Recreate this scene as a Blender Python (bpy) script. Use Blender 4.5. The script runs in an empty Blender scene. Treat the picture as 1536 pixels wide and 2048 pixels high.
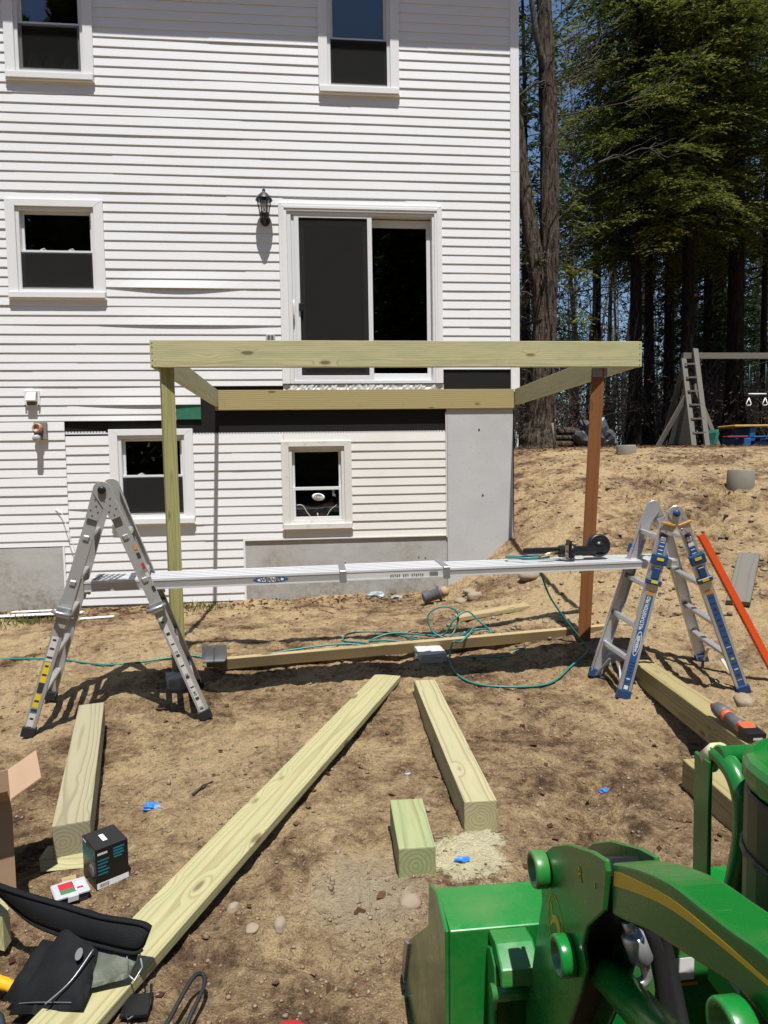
import bpy, bmesh, math, random
import numpy as np
from mathutils import Vector, Matrix, Euler

random.seed(7); RNG = np.random.default_rng(7)
S = bpy.context.scene
COL = S.collection
PI = math.pi

# ---------------------------------------------------------------- camera, world, sun, exposure
cam_d = bpy.data.cameras.new('camera'); cam = bpy.data.objects.new('camera', cam_d); COL.objects.link(cam)
yaw, pitch, roll = math.radians(5.75), math.radians(3.86), math.radians(-0.9)
fw = Vector((math.sin(yaw)*math.cos(pitch), math.cos(yaw)*math.cos(pitch), -math.sin(pitch)))
r0 = Vector((math.cos(yaw), -math.sin(yaw), 0)); u0 = r0.cross(fw)
rt = r0*math.cos(roll) + u0*math.sin(roll); up = -r0*math.sin(roll) + u0*math.cos(roll)
cam.matrix_world = Matrix(((rt.x, up.x, -fw.x, 0), (rt.y, up.y, -fw.y, 0), (rt.z, up.z, -fw.z, 1.55), (0, 0, 0, 1)))
cam_d.sensor_fit = 'VERTICAL'; cam_d.sensor_height = 36; cam_d.lens = 36*1360/2048
cam_d.clip_start = 0.05; cam_d.clip_end = 2000
S.camera = cam

SUN_TO = Vector((0.042, -0.37, 1.0)).normalized()
sun_d = bpy.data.lights.new('sun', 'SUN'); sun_d.energy = 4.4; sun_d.angle = math.radians(0.53); sun_d.color = (1.0, 0.978, 0.945)
sun = bpy.data.objects.new('sun', sun_d); COL.objects.link(sun)
sun.rotation_euler = SUN_TO.to_track_quat('Z', 'Y').to_euler(); sun.location = (0, -4, 30)

W = bpy.data.worlds.new('World'); S.world = W; W.use_nodes = True
wn = W.node_tree; wn.nodes.clear()
sky = wn.nodes.new('ShaderNodeTexSky'); sky.sky_type = 'NISHITA'; sky.sun_disc = False
sky.sun_elevation = math.asin(SUN_TO.z); sky.sun_rotation = math.atan2(SUN_TO.x, SUN_TO.y)
sky.air_density = 1.0; sky.dust_density = 0.4; sky.ozone_density = 2.5; sky.altitude = 100
bg = wn.nodes.new('ShaderNodeBackground'); bg.inputs['Strength'].default_value = 0.075
wo = wn.nodes.new('ShaderNodeOutputWorld')
wn.links.new(sky.outputs[0], bg.inputs[0]); wn.links.new(bg.outputs[0], wo.inputs[0])
S.view_settings.view_transform = 'Standard'; S.view_settings.look = 'None'
S.view_settings.exposure = 0.6; S.view_settings.gamma = 1; S.view_settings.use_curve_mapping = False
try:
    S.cycles.max_bounces = 6; S.cycles.transparent_max_bounces = 12; S.cycles.caustics_reflective = False; S.cycles.caustics_refractive = False
except Exception: pass

# ---------------------------------------------------------------- materials
MATS = {}
class NT:
    def __init__(s, name):
        s.m = bpy.data.materials.new(name); s.m.use_nodes = True
        s.t = s.m.node_tree; s.n = s.t.nodes; s.n.clear()
        s.out = s.n.new('ShaderNodeOutputMaterial')
    def add(s, typ, **kw):
        n = s.n.new(typ)
        for k, v in kw.items():
            if k.startswith('i_'):
                key = k[2:]
                key = int(key) if key.isdigit() else key.replace('_', ' ')
                n.inputs[key].default_value = v
            else: setattr(n, k, v)
        return n
    def L(s, a, ao, b, bi): s.t.links.new(a.outputs[ao], b.inputs[bi])
    def ramp(s, stops, interp='LINEAR'):
        r = s.n.new('ShaderNodeValToRGB'); cr = r.color_ramp; cr.interpolation = interp
        while len(cr.elements) < len(stops): cr.elements.new(0.5)
        for e, (p, c) in zip(cr.elements, stops):
            e.position = p; e.color = (c[0], c[1], c[2], 1) if not isinstance(c, (int, float)) else (c, c, c, 1)
        return r
    def bsdf(s, **kw):
        b = s.add('ShaderNodeBsdfPrincipled', **kw); s.L(b, 0, s.out, 0); return b
    def noise(s, scale, detail=4, rough=.55, vec=None, dist=0):
        n = s.add('ShaderNodeTexNoise', i_Scale=scale, i_Detail=detail, i_Roughness=rough, i_Distortion=dist)
        if vec is not None: s.t.links.new(vec, n.inputs['Vector'])
        return n
    def mapping(s, scale=(1, 1, 1), loc=(0, 0, 0), rot=(0, 0, 0), coord='Object'):
        tc = s.n.new('ShaderNodeTexCoord'); mp = s.n.new('ShaderNodeMapping')
        mp.inputs['Scale'].default_value = scale; mp.inputs['Location'].default_value = loc; mp.inputs['Rotation'].default_value = rot
        s.L(tc, coord, mp, 0); return mp.outputs[0]
    def mixc(s, fac, a, b, blend='MIX'):
        m = s.n.new('ShaderNodeMix'); m.data_type = 'RGBA'; m.blend_type = blend
        for idx, v in ((0, fac), (6, a), (7, b)):
            if hasattr(v, 'is_linked') or isinstance(v, bpy.types.NodeSocket): s.t.links.new(v, m.inputs[idx])
            elif isinstance(v, (int, float)): m.inputs[idx].default_value = v
            else: m.inputs[idx].default_value = (*v, 1)
        return m.outputs[2]
    def math(s, op, a, b=None, clamp=False):
        m = s.n.new('ShaderNodeMath'); m.operation = op; m.use_clamp = clamp
        for i, v in enumerate((a, b)):
            if v is None: continue
            if isinstance(v, (int, float)): m.inputs[i].default_value = v
            else: s.t.links.new(v, m.inputs[i])
        return m.outputs[0]
    def bump(s, h, strength=.3, dist=.01):
        b = s.add('ShaderNodeBump', i_Strength=strength, i_Distance=dist); s.t.links.new(h, b.inputs['Height']); return b

def simple(name, col, rough=.5, metal=0., var=.15, scale=8., bump=0., bscale=60., spec=.5, coat=0., dirt=None, stretch=(1, 1, 1)):
    if name in MATS: return MATS[name]
    t = NT(name); v = t.mapping(stretch)
    n = t.noise(scale, 5, .6, v)
    c = t.mixc(n.outputs[0], tuple(x*(1-var) for x in col), tuple(min(1, x*(1+var)) for x in col))
    if dirt:
        n2 = t.noise(dirt[1], 6, .65, v); rp = t.ramp([(dirt[2], 0), (min(1, dirt[2]+.18), 1)]); t.L(n2, 0, rp, 0)
        c = t.mixc(rp.outputs[0], c, dirt[0])
    b = t.bsdf(i_Roughness=rough, i_Metallic=metal); t.t.links.new(c, b.inputs['Base Color'])
    b.inputs['Specular IOR Level'].default_value = spec
    if coat: b.inputs['Coat Weight'].default_value = coat; b.inputs['Coat Roughness'].default_value = .08
    if bump:
        nb = t.noise(bscale, 4, .6, v); bp = t.bump(nb.outputs[0], bump, .004); t.L(bp, 0, b, 'Normal')
    MATS[name] = t.m; return t.m

def wood(name, light, dark, green=0., pith=(0., -.05), freq=55., rough=.7, wob=.03, grey=0., knots=True, seed=0.):
    """solid wood: rings round a pith line that runs along local X"""
    if name in MATS: return MATS[name]
    t = NT(name)
    tc = t.n.new('ShaderNodeTexCoord')
    oi = t.n.new('ShaderNodeObjectInfo')
    off = t.n.new('ShaderNodeVectorMath'); off.operation = 'MULTIPLY_ADD'
    cx = t.n.new('ShaderNodeCombineXYZ'); t.L(oi, 'Random', cx, 0); 
    sc = t.n.new('ShaderNodeVectorMath'); sc.operation = 'SCALE'; sc.inputs[3].default_value = 9.; t.L(cx, 0, sc, 0)
    ad = t.n.new('ShaderNodeVectorMath'); ad.operation = 'ADD'; t.L(tc, 'Object', ad, 0); t.L(sc, 0, ad, 1)
    mp = t.n.new('ShaderNodeMapping'); mp.inputs['Scale'].default_value = (.9, 5, 5); mp.inputs['Location'].default_value = (seed, 0, 0); t.L(ad, 0, mp, 0)
    dn = t.noise(1.3, 3, .5, mp.outputs[0])
    dn2 = t.add('ShaderNodeTexNoise', i_Scale=1.1, i_Detail=2.); mp2 = t.n.new('ShaderNodeMapping'); mp2.inputs['Scale'].default_value = (.9, 5, 5); mp2.inputs['Location'].default_value = (seed+13, 4, 2); t.L(ad, 0, mp2, 0); t.L(mp2, 0, dn2, 0)
    sp = t.n.new('ShaderNodeSeparateXYZ'); t.L(tc, 'Object', sp, 0)
    y = t.math('ADD', t.math('SUBTRACT', sp.outputs[1], pith[0]), t.math('MULTIPLY', t.math('SUBTRACT', dn.outputs[0], .5), wob*2.2))
    z = t.math('ADD', t.math('SUBTRACT', sp.outputs[2], pith[1]), t.math('MULTIPLY', t.math('SUBTRACT', dn2.outputs[0], .5), wob*2.2))
    r = t.math('SQRT', t.math('ADD', t.math('MULTIPLY', y, y), t.math('MULTIPLY', z, z)))
    # knots: voronoi cells along the length bend the rings
    if knots:
        mk = t.n.new('ShaderNodeMapping'); mk.inputs['Scale'].default_value = (3.0, 9, 9); t.L(ad, 0, mk, 0)
        vo = t.add('ShaderNodeTexVoronoi', i_Scale=1.0); t.L(mk, 0, vo, 0)
        kd = t.ramp([(0.0, 1), (.33, 0)]); t.L(vo, 'Distance', kd, 0)
        r = t.math('ADD', r, t.math('MULTIPLY', kd.outputs[0], .026))
    fr = t.math('FRACT', t.math('MULTIPLY', r, freq))
    rp = t.ramp([(0, 0), (.55, .12), (.86, 1), (1, 0)]); t.t.links.new(fr, rp.inputs[0])
    c = t.mixc(t.math('MULTIPLY', rp.outputs[0], .68), light, dark)
    mg = t.n.new('ShaderNodeMapping'); mg.inputs['Scale'].default_value = (1.6, 14, 14); t.L(ad, 0, mg, 0)
    gn = t.noise(2.2, 4, .6, mg.outputs[0])
    gr = t.ramp([(.42, 0), (.68, 1)]); t.L(gn, 0, gr, 0)
    c = t.mixc(t.math('MULTIPLY', gr.outputs[0], green), c, (.235, .285, .14))
    if grey:
        c = t.mixc(grey, c, (.22, .215, .20))
    if knots:
        kk = t.ramp([(.0, 1), (.10, .9), (.16, 0)]); t.L(vo, 'Distance', kk, 0)
        c = t.mixc(t.math('MULTIPLY', kk.outputs[0], .85), c, (.11, .075, .03))
    # handling dirt
    dt = t.noise(7, 6, .7, ad.outputs[0]); dr = t.ramp([(.60, 0), (.78, 1)]); t.L(dt, 0, dr, 0)
    c = t.mixc(t.math('MULTIPLY', dr.outputs[0], .35), c, (.20, .15, .09))
    b = t.bsdf(i_Roughness=rough); b.inputs['Specular IOR Level'].default_value = .25
    t.t.links.new(c, b.inputs['Base Color'])
    mf = t.n.new('ShaderNodeMapping'); mf.inputs['Scale'].default_value = (6, 160, 160); t.L(ad, 0, mf, 0)
    fn = t.noise(1, 3, .6, mf.outputs[0]); bp = t.bump(t.math('ADD', fn.outputs[0], t.math('MULTIPLY', rp.outputs[0], .4)), .25, .002); t.L(bp, 0, b, 'Normal')
    MATS[name] = t.m; return t.m

M_pine = wood('treated_pine', (.40, .365, .195), (.25, .19, .08), green=.34, pith=(.01, -.07), freq=85, wob=.012)
M_frame = wood('brightened_frame_lumber', (.50, .465, .265), (.34, .28, .13), green=.38, pith=(.012, -.06), freq=80, wob=.016, seed=31)  # pine colour lifted to make up for weak sun on upright faces
M_pine6 = wood('treated_pine_timber', (.40, .36, .21), (.21, .15, .07), green=.25, pith=(.004, -.006), freq=78, wob=.013, seed=3)
M_pine6w = wood('weathered_pine_timber', (.32, .26, .12), (.15, .105, .04), green=.15, pith=(.02, -.03), freq=62, wob=.02, seed=5)
M_post = wood('treated_post', (.36, .33, .13), (.20, .16, .05), green=.4, pith=(.0, .01), freq=70, wob=.02, seed=8)
M_ledge = wood('ledger_pine', (.40, .325, .15), (.24, .17, .07), green=.15, pith=(.02, -.16), freq=44, wob=.02, seed=11)
M_red = wood('red_brown_post', (.235, .095, .032), (.18, .065, .02), green=0, pith=(.01, -.06), freq=70, wob=.012, seed=2)
M_greywood = wood('grey_weathered_wood', (.13, .112, .082), (.07, .058, .042), green=0, pith=(.0, -.1), freq=60, wob=.01, grey=.3, knots=False)
M_lath = wood('bare_wood', (.36, .285, .15), (.23, .165, .085), green=0, pith=(.0, -.07), freq=70, wob=.015, seed=21)

def m_siding(name, col, dirt):
    t = NT(name); v = t.mapping((1, 1, 1)); v2 = t.mapping((1.2, 30, 8))
    n = t.noise(1.5, 5, .6, v); n2 = t.noise(3, 5, .6, v2)
    c = t.mixc(n2.outputs[0], tuple(x*.97 for x in col), col)
    rp = t.ramp([(.45, 0), (.85, 1)]); t.L(n, 0, rp, 0)
    c = t.mixc(t.math('MULTIPLY', rp.outputs[0], dirt), c, (.52, .46, .36))
    b = t.bsdf(i_Roughness=.42); t.t.links.new(c, b.inputs['Base Color']); b.inputs['Specular IOR Level'].default_value = .35
    mg = t.mapping((4, 60, 160)); g = t.noise(1, 3, .5, mg); bp = t.bump(g.outputs[0], .08, .001); t.L(bp, 0, b, 'Normal')
    return t.m
M_siding = m_siding('white_vinyl', (.745, .74, .735), .08)
M_siding_old = m_siding('aged_vinyl', (.725, .705, .66), .32)
M_trim = simple('white_trim', (.74, .735, .72), .4, var=.03, scale=3, spec=.4)
M_grime = simple('grimy_trim', (.66, .645, .60), .45, var=.06, scale=6, dirt=((.36, .29, .19), 5, .58))
M_sash = simple('window_vinyl', (.68, .68, .675), .35, var=.03)
M_black = simple('black_sheathing', (.008, .0078, .0075), .6, spec=.3, var=.3, bump=.2, bscale=25)
M_wrap = simple('green_house_wrap', (.035, .16, .10), .4, var=.25, scale=14, bump=.8, bscale=18)
M_tape = simple('flashing_tape', (.55, .55, .55), .35, var=.1, scale=25, bump=.9, bscale=35, dirt=((.04, .04, .04), 38, .60))
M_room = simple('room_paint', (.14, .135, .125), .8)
M_curtain = simple('white_curtain', (.85, .86, .88), .8, var=.05)
M_blackp = simple('black_plastic', (.008, .008, .0085), .4, var=.2, spec=.5)
M_rubber = simple('black_rubber', (.010, .010, .010), .65, var=.2, dirt=((.14, .10, .06), 9, .62))
M_cloth = simple('black_nylon', (.0055, .006, .0068), .8, var=.3, scale=20, bump=.5, bscale=220, spec=.25)
M_olive = simple('olive_leather', (.075, .085, .06), .6, var=.2, bump=.3, bscale=80)
M_alu = simple('aluminium', (.60, .605, .61), .42, metal=.75, var=.08, scale=5, spec=.5, stretch=(1, 12, 12), dirt=((.42, .38, .32), 7, .66))
M_aluL = simple('dull_aluminium', (.47, .46, .44), .45, metal=.6, var=.12, scale=6, dirt=((.22, .18, .12), 7, .62))
M_deckalu = simple('bright_aluminium', (.74, .745, .75), .45, metal=.45, var=.06, scale=4, dirt=((.25, .2, .15), 11, .72))
M_groove = simple('groove_aluminium', (.13, .13, .14), .6, metal=.3, var=.1)
M_steel = simple('galvanised_steel', (.36, .37, .38), .4, metal=.7, var=.15, scale=20)
M_chrome = simple('chrome', (.72, .72, .70), .18, metal=1., var=.05)
M_blue = simple('blue_plastic', (.014, .05, .135), .4, var=.12)
M_bluelabel = simple('blue_label', (.02, .085, .24), .42, var=.06)
M_white = simple('white_print', (.72, .72, .70), .5, var=.03)
M_whitelabel = simple('worn_label', (.52, .50, .46), .55, var=.12, scale=25, dirt=((.10, .10, .10), 60, .60))
M_darkprint = simple('dark_print', (.03, .03, .035), .5)
M_yellow = simple('yellow_label', (.62, .46, .02), .45, var=.08)
M_redlabel = simple('red_label', (.45, .02, .03), .45)
M_orange = simple('orange_paint', (.62, .07, .012), .4, var=.08, spec=.4)
M_orangep = simple('orange_plastic', (.55, .10, .03), .45)
M_greyp = simple('grey_plastic', (.10, .10, .105), .5, var=.15)
M_amber = simple('amber_strap', (.48, .22, .03), .5)
M_green = simple('green_paint', (.005, .125, .016), .3, var=.10, scale=3, spec=.5, coat=.5, dirt=((.16, .17, .07), 9, .60))
M_greenw = simple('worn_green_paint', (.006, .15, .02), .36, var=.12, scale=5, spec=.45, coat=.3, dirt=((.16, .22, .09), 12, .60))
def m_paint(name, col, dust=.5):
    t = NT(name); v = t.mapping((1, 1, 1)); n = t.noise(5, 6, .65, v); n2 = t.noise(45, 5, .7, v)
    vs = t.mapping((3, 26, 40), rot=(.5, .3, .9)); sc = t.noise(5, 4, .8, vs, 1.2); vs2 = t.mapping((40, 4, 22), rot=(.2, .9, .3)); sc2 = t.noise(5, 4, .8, vs2, 1.4)
    c = t.mixc(n.outputs[0], tuple(x*.85 for x in col), tuple(x*1.15 for x in col))
    d = t.ramp([(.46, 0), (.75, 1)]); t.L(n, 0, d, 0); d2 = t.math('MULTIPLY', t.math('MULTIPLY', d.outputs[0], n2.outputs[0]), dust)
    c = t.mixc(d2, c, (.25, .20, .11))
    s1 = t.ramp([(.66, 0), (.69, 1)]); t.L(sc, 0, s1, 0); s2 = t.ramp([(.68, 0), (.71, 1)]); t.L(sc2, 0, s2, 0); sm = t.math('MULTIPLY', t.math('MAXIMUM', s1.outputs[0], s2.outputs[0]), .5)
    c = t.mixc(sm, c, (.20, .30, .16))
    ro = t.math('ADD', .20, t.math('ADD', t.math('MULTIPLY', d2, .8), t.math('MULTIPLY', n2.outputs[0], .12)))
    b = t.bsdf(); t.t.links.new(c, b.inputs['Base Color']); t.t.links.new(ro, b.inputs['Roughness']); b.inputs['Coat Weight'].default_value = .25; b.inputs['Coat Roughness'].default_value = .12
    bp = t.bump(n2.outputs[0], .05, .002); t.L(bp, 0, b, 'Normal'); return t.m
M_green = m_paint('green_paint', (.004, .145, .018), .4); M_greenw = m_paint('worn_green_paint', (.005, .175, .024), .6)
M_jyellow = simple('yellow_decal', (.60, .40, .02), .4, var=.05)
M_hose = simple('teal_hose', (.02, .17, .15), .42, var=.15)
M_bluetape = simple('blue_tape', (.02, .16, .55), .5, var=.3, scale=60)
M_yellowp = simple('yellow_plastic', (.70, .34, .01), .42)
M_card = simple('cardboard', (.37, .245, .15), .8, var=.1, scale=4, bump=.1, bscale=40, stretch=(1, 1, 8))
M_tealprint = simple('teal_print', (.01, .14, .19), .5)
M_clear = simple('cloudy_plastic', (.42, .43, .45), .3, var=.1)
M_screws = simple('dark_screws', (.05, .05, .055), .4, metal=.5, var=.8, scale=90, bump=1., bscale=120)
M_concrete = simple('concrete_pale', (.46, .46, .455), .85, var=.14, scale=3, bump=.35, bscale=40, dirt=((.27, .27, .265), 34, .60))
M_concrete2x = simple('concrete_spotted', (.40, .385, .345), .85, var=.2, scale=3, bump=.3, bscale=45, dirt=((.22, .20, .155), 9, .55))
def m_stained():
    t = NT('stained_concrete'); v = t.mapping((1, 1, 1)); tc = t.n.new('ShaderNodeTexCoord'); sp = t.n.new('ShaderNodeSeparateXYZ'); t.L(tc, 'Object', sp, 0)
    n = t.noise(2.2, 7, .68, v); n2 = t.noise(14, 6, .7, v); n3 = t.noise(60, 4, .7, v)
    c = t.mixc(n2.outputs[0], (.36, .35, .325), (.46, .455, .44))
    k = t.math('ADD', t.math('MULTIPLY', t.math('SUBTRACT', n.outputs[0], .5), 2.2), t.math('SUBTRACT', .85, t.math('MULTIPLY', sp.outputs[2], 1.1)), True)
    k = t.math('MULTIPLY', k, t.math('ADD', t.math('MULTIPLY', n2.outputs[0], 3.2), -1.0, True), True)
    c = t.mixc(t.math('MULTIPLY', k, .9), c, (.185, .15, .095))
    pr = t.ramp([(.63, 0), (.70, 1)]); t.L(n3, 0, pr, 0); c = t.mixc(t.math('MULTIPLY', pr.outputs[0], .5), c, (.14, .13, .11))
    b = t.bsdf(i_Roughness=.9); t.t.links.new(c, b.inputs['Base Color']); bp = t.bump(t.math('ADD', n3.outputs[0], n2.outputs[0]), .4, .006); t.L(bp, 0, b, 'Normal'); return t.m
M_concrete2 = m_stained()
M_pier = simple('pier_concrete', (.22, .205, .165), .9, var=.15, scale=9, bump=.3)
M_pblue = simple('toy_blue', (.012, .09, .25), .45)
M_pred = simple('toy_red', (.18, .03, .035), .5)
M_pgreen = simple('slide_green', (.03, .17, .11), .4)
M_tarp = simple('grey_tarp', (.07, .078, .09), .45, var=.5, scale=4, bump=.9, bscale=12)
M_asphalt = simple('roof_shingle', (.06, .06, .062), .9, var=.2, bump=.5, bscale=30)
M_teal = simple('scrap_foil', (.28, .34, .36), .4, var=.5, scale=30)
M_saw = simple('sawdust', (.56, .50, .30), .9, var=.1)
M_rusty = simple('meter_base', (.22, .20, .165), .6, var=.3, scale=30, dirt=((.20, .08, .03), 30, .6))
M_copper = simple('reddish_plastic', (.42, .24, .17), .5, var=.4, scale=50)

def m_glass():
    t = NT('window_glass')
    tr = t.add('ShaderNodeBsdfTransparent'); tr.inputs[0].default_value = (.74, .76, .75, 1)
    gl = t.add('ShaderNodeBsdfGlossy', i_Roughness=.015); gl.inputs[0].default_value = (.9, .93, 1, 1)
    v = t.mapping((1, 1, 1)); n = t.noise(1.6, 2, .5, v); bp = t.bump(n.outputs[0], .05, .05); t.L(bp, 0, gl, 'Normal')
    fr = t.add('ShaderNodeFresnel', i_IOR=1.52); f2 = t.math('MULTIPLY', fr.outputs[0], 1.35, True)
    mx = t.n.new('ShaderNodeMixShader'); t.t.links.new(f2, mx.inputs[0]); t.L(tr, 0, mx, 1); t.L(gl, 0, mx, 2); t.L(mx, 0, t.out, 0)
    return t.m
M_glass = m_glass()
def m_screen():
    t = NT('insect_screen')
    tr = t.add('ShaderNodeBsdfTransparent'); tr.inputs[0].default_value = (.62, .62, .62, 1)
    df = t.add('ShaderNodeBsdfDiffuse'); df.inputs[0].default_value = (.040, .040, .038, 1)
    mx = t.n.new('ShaderNodeMixShader'); mx.inputs[0].default_value = .5; t.L(tr, 0, mx, 1); t.L(df, 0, mx, 2); t.L(mx, 0, t.out, 0)
    return t.m
M_screen = m_screen()
M_screen2 = M_screen.copy(); M_screen2.name = 'fine_screen'
M_screen2.node_tree.nodes['Mix Shader'].inputs[0].default_value = .22; M_screen2.node_tree.nodes['Transparent BSDF'].inputs[0].default_value = (.85, .85, .85, 1)
def m_lampglass():
    t = NT('lamp_glass')
    tr = t.add('ShaderNodeBsdfTransparent'); tr.inputs[0].default_value = (.85, .87, .87, 1)
    gl = t.add('ShaderNodeBsdfGlossy', i_Roughness=.1)
    mx = t.n.new('ShaderNodeMixShader'); mx.inputs[0].default_value = .22; t.L(tr, 0, mx, 1); t.L(gl, 0, mx, 2); t.L(mx, 0, t.out, 0)
    return t.m
M_lampglass = m_lampglass()

def m_ground():
    t = NT('sandy_soil')
    tc = t.n.new('ShaderNodeTexCoord'); ob = tc.outputs['Object']
    n1 = t.noise(.55, 7, .62, ob, .6); n2 = t.noise(3.2, 7, .68, ob, .5); n3 = t.noise(26, 7, .74, ob, .4); n5 = t.noise(9, 6, .7, ob, .8); n4 = t.noise(140, 3, .7, ob)
    a = t.ramp([(.31, (.105, .066, .039)), (.41, (.235, .153, .086)), (.50, (.395, .278, .155)), (.63, (.58, .43, .24))])
    mixf = t.math('ADD', t.math('ADD', t.math('MULTIPLY', t.math('SUBTRACT', n1.outputs[0], .5), .95), .27), t.math('ADD', t.math('ADD', t.math('MULTIPLY', t.math('SUBTRACT', n2.outputs[0], .5), .95), .22), t.math('ADD', t.math('MULTIPLY', t.math('SUBTRACT', n3.outputs[0], .5), .42), t.math('MULTIPLY', t.math('SUBTRACT', n5.outputs[0], .5), .34))))
    sp = t.n.new('ShaderNodeSeparateXYZ'); t.t.links.new(ob, sp.inputs[0])
    fg = t.math('MULTIPLY', t.math('ADD', t.math('MULTIPLY', t.math('SUBTRACT', 2.75, sp.outputs[1]), .55), t.math('MULTIPLY', t.math('SUBTRACT', n2.outputs[0], .5), 2.2), True), .13)
    mixf = t.math('SUBTRACT', t.math('ADD', mixf, .035), fg)
    t.t.links.new(mixf, a.inputs[0])
    fine = t.ramp([(.32, (.50, .45, .40)), (.5, (.92, .91, .90)), (.70, (1.28, 1.26, 1.22))]); t.L(n4, 0, fine, 0)
    c = t.mixc(.75, a.outputs[0], fine.outputs[0], 'MULTIPLY')
    mid = t.ramp([(.30, (.42, .38, .34)), (.46, (1, 1, 1)), (.8, (1.15, 1.13, 1.1))]); t.L(n3, 0, mid, 0)
    c = t.mixc(.7, c, mid.outputs[0], 'MULTIPLY')
    # forest floor litter beyond the cleared ground
    fl = t.ramp([(.0, 0), (1, 1)]); yy = t.math('ADD', t.math('MULTIPLY', t.math('SUBTRACT', sp.outputs[1], 11.2), .45), t.math('MULTIPLY', t.math('SUBTRACT', n2.outputs[0], .5), 1.6), True)
    c = t.mixc(yy, c, t.mixc(n3.outputs[0], (.035, .022, .012), (.11, .075, .045)))
    # pale sawdust below the cut timber ends
    def blob(x, y, r, sx=1., th=.5):
        dx = t.math('MULTIPLY', t.math('SUBTRACT', sp.outputs[0], x), sx); dy = t.math('SUBTRACT', sp.outputs[1], y)
        d = t.math('SQRT', t.math('ADD', t.math('MULTIPLY', dx, dx), t.math('MULTIPLY', dy, dy)))
        f = t.math('SUBTRACT', 1., t.math('DIVIDE', d, r), True)
        return f
    def dust(f, amt=1.):
        nn = t.math('ADD', f, t.math('ADD', t.math('MULTIPLY', t.math('SUBTRACT', n3.outputs[0], .5), 1.5), t.math('MULTIPLY', t.math('SUBTRACT', n2.outputs[0], .5), .9)))
        rp = t.ramp([(.30, 0), (.55, 1)]); t.t.links.new(nn, rp.inputs[0])
        return t.math('MULTIPLY', t.math('MULTIPLY', rp.outputs[0], f), amt, True)
    c = t.mixc(dust(blob(.54, 2.53, .26), 2.4), c, (.74, .67, .42))
    c = t.mixc(dust(blob(.65, 2.655, .14, .9), 2.2), c, (.76, .69, .45))
    c = t.mixc(dust(blob(.16, 2.36, .42), .9), c, (.50, .41, .275))
    b = t.bsdf(i_Roughness=.95); b.inputs['Specular IOR Level'].default_value = .12
    t.t.links.new(c, b.inputs['Base Color'])
    h = t.math('ADD', t.math('MULTIPLY', n3.outputs[0], 1.), t.math('ADD', t.math('MULTIPLY', n4.outputs[0], .5), t.math('MULTIPLY', n5.outputs[0], 1.9)))
    bp = t.bump(h, 1., .04); t.L(bp, 0, b, 'Normal')
    return t.m
M_ground = m_ground()

def m_bark(name, c1, c2, sc=(7, 7, 1.1)):
    t = NT(name); v = t.mapping(sc)
    n = t.noise(3.6, 7, .74, v, .6); rp = t.ramp([(.40, c1), (.58, c2)]); t.L(n, 0, rp, 0)
    b = t.bsdf(i_Roughness=.95); b.inputs['Specular IOR Level'].default_value = .1
    t.L(rp, 0, b, 'Base Color'); bp = t.bump(n.outputs[0], 1., .12); t.L(bp, 0, b, 'Normal'); return t.m
M_bark = m_bark('grey_brown_bark', (.016, .012, .009), (.19, .15, .115))
M_barkd = m_bark('dark_hemlock_bark', (.010, .0075, .0055), (.048, .033, .023))
M_twig = m_bark('grey_twigs', (.09, .08, .07), (.24, .22, .19))
def m_leaf(name, cols):
    t = NT(name); v = t.mapping((1, 1, 1)); g = t.n.new('ShaderNodeNewGeometry')
    n = t.noise(.8, 3, .6, v)
    f = t.math('ADD', t.math('MULTIPLY', g.outputs['Random Per Island'], .5), t.math('MULTIPLY', n.outputs[0], .5))
    rp = t.ramp([(.2, cols[0]), (.5, cols[1]), (.8, cols[2])]); t.t.links.new(f, rp.inputs[0])
    d = t.add('ShaderNodeBsdfDiffuse'); t.L(rp, 0, d, 0)
    tl = t.add('ShaderNodeBsdfTranslucent'); t.L(rp, 0, tl, 0)
    mx = t.n.new('ShaderNodeMixShader'); mx.inputs[0].default_value = .35; t.L(d, 0, mx, 1); t.L(tl, 0, mx, 2); t.L(mx, 0, t.out, 0); return t.m
M_needle = m_leaf('hemlock_needles', ((.030, .052, .013), (.105, .130, .026), (.25, .24, .05)))
M_needle2 = m_leaf('pine_needles', ((.016, .034, .018), (.036, .062, .026), (.062, .088, .030)))
M_grass = m_leaf('grass_blades', ((.04, .075, .015), (.08, .13, .03), (.19, .18, .07)))
M_litter = m_leaf('dead_leaves', ((.06, .03, .018), (.14, .075, .04), (.26, .16, .10)))
M_pebble = m_leaf('pebbles', ((.20, .155, .11), (.32, .25, .175), (.46, .39, .31)))
M_rock = simple('fieldstone', (.27, .21, .145), .9, var=.25, scale=12, bump=.4, bscale=40)

# ---------------------------------------------------------------- helpers
WM = {}
def root(name, label, cat, loc=(0, 0, 0), group=None, rot=None):
    o = bpy.data.objects.new(name, None); COL.objects.link(o); o.empty_display_size = .1
    m = Matrix.Translation(loc)
    if rot is not None: m = m @ rot.to_4x4()
    o.matrix_basis = m; WM[o] = m
    o['label'] = label; o['category'] = cat
    if group: o['group'] = group
    return o
def tag(o, label, cat, group=None):
    o['label'] = label; o['category'] = cat
    if group: o['group'] = group
    return o
def kind(o, k): o['kind'] = k; return o

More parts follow.
